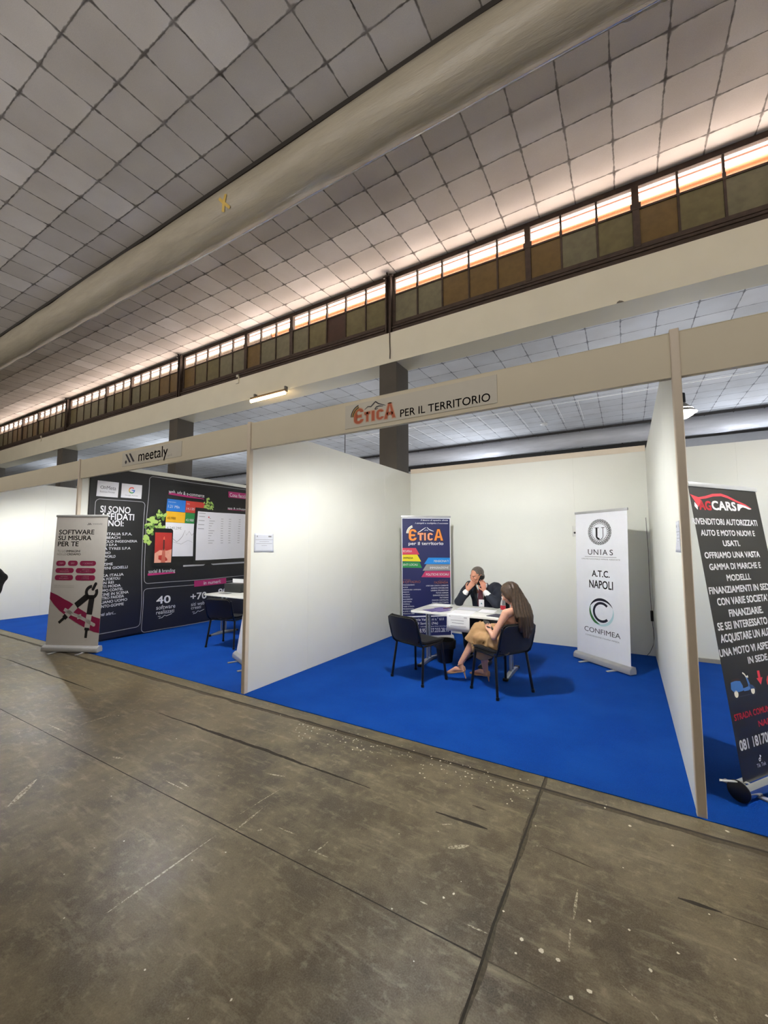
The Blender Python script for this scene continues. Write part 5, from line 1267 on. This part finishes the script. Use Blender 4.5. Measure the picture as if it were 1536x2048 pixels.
co_ = b.build('collar', SHIRT, man); md = co_.modifiers.new('cloth', 'SOLIDIFY'); md.thickness = .004
bd = MB(); c0 = V3(-1.835, 5.97, .775)+FR*.180; bd.prism(rpoly(-.037, -.05, .037, .05, .006), -.002, .002, 'y')
bo = bd.build('name_badge', [PAPER], man); bo.matrix_local = Matrix.Translation(c0-B) @ Matrix.Rotation(math.atan2(FR.x, -FR.y), 4, 'Z')
MB().add([(-.012, -.0026, -.015), (.014, -.0026, -.015), (.001, -.0026, .012)], [(0, 1, 2)]).build('badge_mark', mat('badge_teal', '#5a8f96', .5), bo)
bl = Blob()
for Hh, K_, A_ in ((Rh, Rk, Ra), (Lh, Lk, La)): bl.tube([Mp.lerp(Hh, .6), Hh, Hh.lerp(K_, .5), K_, K_.lerp(A_, .45), A_+V3(0, 0, .015)], [.11, .105, .092, .078, .070, .062])
bl.tube([Mp+V3(-.10, 0, 0), Mp+V3(.10, 0, 0)], [.125, .125])
bl.build('trousers', mat('dark_trousers', '#0f131d', .85, var=.12, scale=80), man, .009, 5, base=B, wobble=fold)
for A_ in (Ra, La):
    bl = Blob(); bl.tube([A_+V3(.01, .045, -.055), A_+V3(0, .0, -.048), A_+V3(-.03, -.10, -.068), A_+V3(-.05, -.19, -.078)], [(.036, .040), (.040, .045), (.044, .030), (.034, .020)], side=(1, 0, 0)); bl.build('shoe', mat('black_leather', '#0d0b0b', .3), man, .005, 4, base=B)
ph = MB(); ph.prism(rpoly(-.036, -.074, .036, .074, .01), -.004, .004, 'y'); po = ph.build('mobile_phone', BLACK, None, bevel=.002)
ux = ((mouth-earL)*.45+V3(0, 0, -.11)).normalized(); nx = (earL-hd.c); nx = (nx-ux*nx.dot(ux)).normalized(); sx_ = ux.cross(nx)
po.matrix_world = Matrix(((sx_.x, nx.x, ux.x, 0), (sx_.y, nx.y, ux.y, 0), (sx_.z, nx.z, ux.z, 0), (0, 0, 0, 1))); po.matrix_world.translation = earL+ux*.045+nx*.012
tag(po, 'black mobile phone the man in the suit holds to his ear', 'phone')

# ---------- seated woman with long brown hair
B = V3(-1.25, 4.675, Z0)
wom = thing('person', 'woman with long brown hair and tan trousers sitting with crossed legs', 'person', B)
SKW = mat('skin_light_warm', '#d3a088', .5, var=.05, scale=30); LIPW = mat('lips_rose', '#b0665c', .4); BROWW = mat('brow_brown', '#3d2c20', .7)
F2 = V3(-.72, .69, 0).normalized(); LF = V3(-.69, -.72, 0).normalized()
hd = Head((-1.120, 4.612, 1.068), (-.86, .18, -.48), (-.30, .06, 1), .96)
P0, P1, P2, P3 = V3(-1.200, 4.655, .545), V3(-1.135, 4.620, .67), V3(-1.070, 4.580, .81), V3(-1.056, 4.574, .895)
Ls, Rs = V3(-1.125, 4.430, .885), V3(-.945, 4.685, .878); Le, Re = V3(-1.240, 4.375, .640), V3(-1.06, 4.90, .66); Lw, Rw = V3(-1.340, 4.580, .640), V3(-1.235, 4.785, .665)
Lh, Rh = V3(-1.185, 4.57, .535), V3(-1.135, 4.735, .545); Lk, Rk = V3(-1.495, 4.745, .515), V3(-1.525, 4.825, .612); La, Ra = V3(-1.495, 4.900, .105), V3(-1.735, 4.700, .215)
SW = (Rs-Ls).normalized()
bl = Blob(); hd.add(bl, True)
bl.tube([P3, V3(-1.068, 4.580, .965), hd.p(0, -.02, -.04)], [.046, .043, .044])
bl.tube([P0, P1, P2, P3], [(.150, .110), (.118, .088), (.135, .090), (.085, .060)], side=SW)
for S, E_, W_h in ((Ls, Le, Lw), (Rs, Re, Rw)): bl.tube([P3.lerp(S, .5), S, S.lerp(E_, .5), E_, E_.lerp(W_h, .35), W_h], [.046, .044, .037, .032, .031, .021])
for Hh, K_, A_ in ((Lh, Lk, La), (Rh, Rk, Ra)): bl.tube([Hh, Hh.lerp(K_, .5), K_, K_.lerp(A_, .33), A_], [.088, .074, .052, .050, .030])
Lt, Rt = V3(-1.715, 5.060, .020), V3(-1.905, 4.735, .085); Lhl, Rhl = V3(-1.480, 4.900, .085), V3(-1.715, 4.705, .150)
bl.tube([La+V3(0, 0, 0), Lhl, Lhl.lerp(Lt, .45)+V3(0, 0, .025), Lt], [.030, .030, .028, .014]); bl.tube([Ra, Rhl, Rhl.lerp(Rt, .45)+V3(0, 0, .02), Rt], [.030, .030, .028, .014])
phc = V3(-1.398, 4.705, .692)
hand(bl, Lw, V3(-1.382, 4.655, .662), (phc-V3(-1.382, 4.645, .60)), 1, (.35, .4, .45, .5), .92, .4)
hand(bl, Rw, V3(-1.300, 4.755, .695), V3(-.3, -.6, -.7), 1, (.25, .7, .9, .95), .92, .6)
bl.build('body', [SKW, LIPW, EYEW, IRIS, BROWW], wom, .0052, 5, zones=lambda q: hd.zone(q) if (q-hd.c).length < .14 else 0, base=B)
# long straight hair falling down the back
bl = Blob(); bl.ell(hd.p(0, -.022, .034), (.088, .104, .096), hd.X, hd.Y, hd.Z, 28)
bk = -F2
for s in (-1, 1):
    bl.tube([hd.p(s*.066, .020, .072), hd.p(s*.082, -.005, .0), hd.p(s*.080, -.030, -.075)], [(.020, .030), (.022, .040), (.024, .040)], side=hd.X)
for i, (lat, back, zend, rr) in enumerate(((-.045, .085, .80, .026), (-.015, .102, .70, .034), (.025, .112, .64, .042), (.065, .110, .63, .042), (.10, .095, .66, .036), (.13, .07, .75, .026))):
    base_ = V3(-1.052, 4.572, 0)+SW*lat
    lt = (lat-.04)*.85; st = hd.p(-lt if hd.X.dot(SW) < 0 else lt, -.075, .02)
    m1 = V3(base_.x, base_.y, .955)+bk*(back*.62); m2 = V3(base_.x, base_.y, .85)+SW*lat*.15+bk*(back+.012); m3 = V3(base_.x, base_.y, .745)+SW*lat*.18+bk*(back+.01); m4 = V3(base_.x, base_.y, zend)+SW*lat*.1+bk*(back-.002)
    pts = [st, m1, m2] + ([m3] if zend < .73 else []) + [m4]
    bl.tube(pts, [(rr*1.15, rr*.9), (rr*1.2, rr*.85), (rr*1.1, rr*.7)] + ([(rr*.95, rr*.55)] if zend < .73 else []) + [(rr*.5, rr*.3)], side=SW)
def cutw(q):
    x, y, z = hd.inv(q); return y > .045+.02*(z > .06) and abs(x) < .062-.5*max(0, z-.055) and -.10 < z < .098
bl.build('hair', hair_mat('long_brown_hair', '#1a120c', '#523d2b'), wom, .0055, 5, cut=cutw, thick=.002, base=B, wobble=lambda q: .0025*math.sin(q.dot(SW)*190+6*math.sin(q.z*9)))
TAN = mat('tan_cloth', '#b08c62', .8, var=.08, scale=25, bump=.1, bscale=300)
bl = Blob(); bl.tube([P0+V3(0, 0, .01), P1, P2, P3], [(.158, .118), (.126, .096), (.143, .098), (.09, .066)], side=SW)
def cutt(q):
    v = q-P2; y = v.dot(F2); return q.z > (.835 if y > 0 else .765) - .3*abs(v.dot(SW))*(y < 0)*0 + .02*(y > .05)
top = bl.build('camisole', TAN, wom, .006, 4, cut=cutt, thick=.003, base=B)
for s in (-.065, .070):
    a = P2+SW*s
    b = MB(); b.tube([Vector(v)-B for v in (V3(a.x, a.y, .835)+F2*.098, V3(a.x, a.y, .905)+F2*.055, V3(a.x, a.y, .932)+F2*.005, V3(a.x, a.y, .905)-F2*.045, V3(a.x, a.y, .84)-F2*.093, V3(a.x, a.y, .76)-F2*.100)], .0035, 8); b.build('strap', mat('dark_strap', '#4a3320', .6), wom)
bl = Blob()
Lm, Rm = Lk.lerp(La, .48), Rk.lerp(Ra, .42)
bl.tube([P0+SW*-.08, P0+SW*.08], [.125, .125])
bl.tube([P0.lerp(Lh, .7), Lh, Lh.lerp(Lk, .5), Lk, Lk.lerp(La, .2), Lm], [.115, .112, .102, .090, .098, .106])
bl.tube([P0.lerp(Rh, .7), Rh, Rh.lerp(Rk, .5), Rk, Rk.lerp(Ra, .18), Rm], [.115, .112, .100, .088, .094, .102])
dL, dR = (La-Lk).normalized(), (Ra-Rk).normalized()
def segd(q, a, b_):
    d = b_-a; t_ = max(0, min(1, (q-a).dot(d)/d.length_squared)); return (q-a-d*t_).length
def cutp(q):
    for m_, d_, lim in ((Lm, dL, .135), (Rm, dR, .128)):
        al = (q-m_).dot(d_)
        if 0 < al < .14 and ((q-m_)-d_*al).length < lim and (m_ is Lm or min(segd(q, Lk, La), segd(q, Lh, Lk)) > .13): return True
    return False
def foldw(q):
    u_ = (q-P0).dot(V3(-.85, .52, 0)); l_ = (q-P0).dot(LF)
    return .008*math.sin(u_*30+l_*42+q.z*20)+.005*math.sin(l_*75-u_*24)+.005*math.sin(u_*12+q.z*55)
bl.build('trousers', TAN, wom, .008, 16, cut=cutp, thick=.005, base=B, wobble=foldw)
NUDE = mat('nude_shoe_leather', '#b98a68', .3, var=.04)
for hl, tt, an in ((Lhl, Lt, La), (Rhl, Rt, Ra)):
    d = (tt-hl).normalized(); lat = d.cross(V3(0, 0, 1)).normalized(); dn = lat.cross(d).normalized(); dn = dn if dn.z < 0 else -dn
    bl = Blob(); bl.tube([hl+dn*.022-d*.02, hl.lerp(tt, .35)+dn*.020, hl.lerp(tt, .68)+dn*.014, tt+d*.02+dn*.004, tt+d*.055+dn*.006], [(.026, .011), (.028, .008), (.040, .016), (.026, .016), (.005, .006)], side=lat)
    bl.tube([hl-d*.030+dn*.01, hl-d*.034-dn*.02, hl-d*.030-dn*.03], [(.018, .010), (.020, .006), (.016, .005)], side=lat)
    sh = bl.build('shoe', NUDE, wom, .004, 3, base=B)
    hb = hl+dn*.028-d*.012; he = hb+dn*(.075 if an is Ra else min(.075, max(.02, hb.z-.004)))
    MB().tube([Vector(v)-B for v in (hb, hb.lerp(he, .5), he)], [.013, .007, .005], 10).build('heel', NUDE, sh)
    b = MB(); ring = [an+V3(0, 0, -.01)+(lat*math.cos(a)+d*math.sin(a))*.034 for a in [2*PI*k/16 for k in range(17)]]; b.tube([Vector(v)-B for v in ring], .004, 6, cap=False); b.build('ankle_strap', NUDE, sh)
ph = MB(); ph.prism(rpoly(-.037, -.076, .037, .076, .010), -.0045, .0045, 'z'); po = ph.build('mobile_phone', BLACK, None, bevel=.002)
zx = (hd.p(0, .1, 0)-phc).normalized(); yx = (F2*.9+V3(0, 0, .25)); yx = (yx-zx*yx.dot(zx)).normalized(); xx = yx.cross(zx)
po.matrix_world = Matrix(((xx.x, yx.x, zx.x, 0), (xx.y, yx.y, zx.y, 0), (xx.z, yx.z, zx.z, 0), (0, 0, 0, 1))); po.matrix_world.translation = phc
tag(po, 'dark mobile phone in the hands of the seated woman', 'phone')
MB().prism(rpoly(-.033, -.070, .033, .070, .006), .0046, .0052, 'z').build('phone_screen', mat('phone_screen_dark', '#23242a', .1), po)

# ---------- person in black at the left edge of the corridor
B = V3(-7.66, 2.20, 0)
per = thing('person', 'person in a long black coat standing at the left edge of the corridor', 'person', (-7.52, 1.80, 0), math.radians(73.7))
SKP = mat('skin_neutral', '#b98d74', .5, var=.05); COAT = mat('black_coat', '#050506', .9, var=.2, scale=60, bump=.3, bscale=250)
hd = Head((-7.66, 2.19, 1.66), (-.25, -1, -.05), (0, 0, 1), 1.0)
bl = Blob(); hd.add(bl)
bl.tube([V3(-7.66, 2.20, 1.42), V3(-7.66, 2.20, 1.52), hd.p(0, -.02, -.04)], [.058, .052, .050]); bl.tube([V3(-7.66, 2.2, .90), V3(-7.66, 2.2, 1.15), V3(-7.66, 2.2, 1.35), V3(-7.66, 2.2, 1.44)], [(.16, .11), (.135, .10), (.165, .11), (.09, .07)], side=(1, 0, 0))
A = {}
for s in (-1, 1):
    S = V3(-7.66+s*.185, 2.20, 1.40); E_ = V3(-7.66+s*.41, 2.22, 1.16); W_h = V3(-7.66+s*.34, 2.10, .94); A[s] = (S, E_, W_h)
    bl.tube([V3(-7.66+s*.09, 2.2, 1.40), S, S.lerp(E_, .5), E_, E_.lerp(W_h, .4), W_h], [.06, .054, .044, .038, .036, .025]); hand(bl, W_h, W_h+V3(-s*.02, -.02, -.085), V3(-s*1, 0, 0), s*-1, (.25, .3, .35, .4), .95)
    bl.tube([V3(-7.66+s*.09, 2.2, .90), V3(-7.66+s*.095, 2.19, .50), V3(-7.66+s*.10, 2.22, .10)], [.085, .055, .034]); bl.tube([V3(-7.66+s*.10, 2.25, .05), V3(-7.66+s*.115, 2.05, .035)], [.034, .030])
bl.build('body', [SKP, LIPM, EYEW, IRIS, BROWM], per, .010, 3, zones=lambda q: hd.zone(q) if (q-hd.c).length < .14 else 0, base=B)
bl = Blob(); bl.ell(hd.p(0, -.022, .036), (.082, .100, .090), hd.X, hd.Y, hd.Z, 24); bl.ell(hd.p(0, -.05, -.03), (.075, .06, .07), hd.X, hd.Y, hd.Z, 20)
bl.build('hair', hair_mat('dark_hair', '#120d0a', '#2b211b'), per, .006, 4, cut=lambda q: hd.inv(q)[1] > .045 and hd.inv(q)[2] < .085, thick=.003, base=B)
bl = Blob(); bl.tube([V3(-7.66, 2.2, .70), V3(-7.66, 2.2, .95), V3(-7.66, 2.2, 1.15), V3(-7.66, 2.2, 1.36), V3(-7.66, 2.2, 1.44)], [(.27, .18), (.22, .16), (.18, .14), (.195, .14), (.12, .10)], side=(1, 0, 0))
for s in (-1, 1): S, E_, W_h = A[s]; bl.tube([V3(-7.66+s*.08, 2.2, 1.39), S, S.lerp(E_, .5), E_, E_.lerp(W_h, .5), W_h+V3(0, 0, .01), W_h+V3(-s*.01, 0, -.08)], [.085, .085, .080, .076, .074, .072, .068]); 
bl.tube([V3(-7.66+.27, 2.17, 1.05), V3(-7.66+.30, 2.16, .74)], [(.10, .10), (.115, .10)], side=(1, 0, 0)); bl.tube([V3(-7.66-.27, 2.17, 1.05), V3(-7.66-.30, 2.16, .74)], [(.10, .10), (.115, .10)], side=(1, 0, 0))
bl.build('coat', COAT, per, .010, 4, base=B, cut=lambda q: q.z < .69, wobble=lambda q: .005*math.sin(q.z*24+q.x*30)+.004*math.sin(q.x*70))
bl = Blob()
for s in (-1, 1): bl.tube([V3(-7.66+s*.09, 2.2, .90), V3(-7.66+s*.095, 2.19, .50), V3(-7.66+s*.10, 2.22, .11)], [.105, .078, .065])
bl.build('trousers', COAT, per, .009, 4, base=B)
for s in (-1, 1):
    bl = Blob(); bl.tube([V3(-7.66+s*.10, 2.28, .045), V3(-7.66+s*.105, 2.18, .05), V3(-7.66+s*.12, 2.03, .028)], [(.038, .042), (.042, .045), (.036, .024)], side=(1, 0, 0)); bl.build('shoe', mat('black_leather', '#0d0b0b', .3), per, .006, 4, base=B)
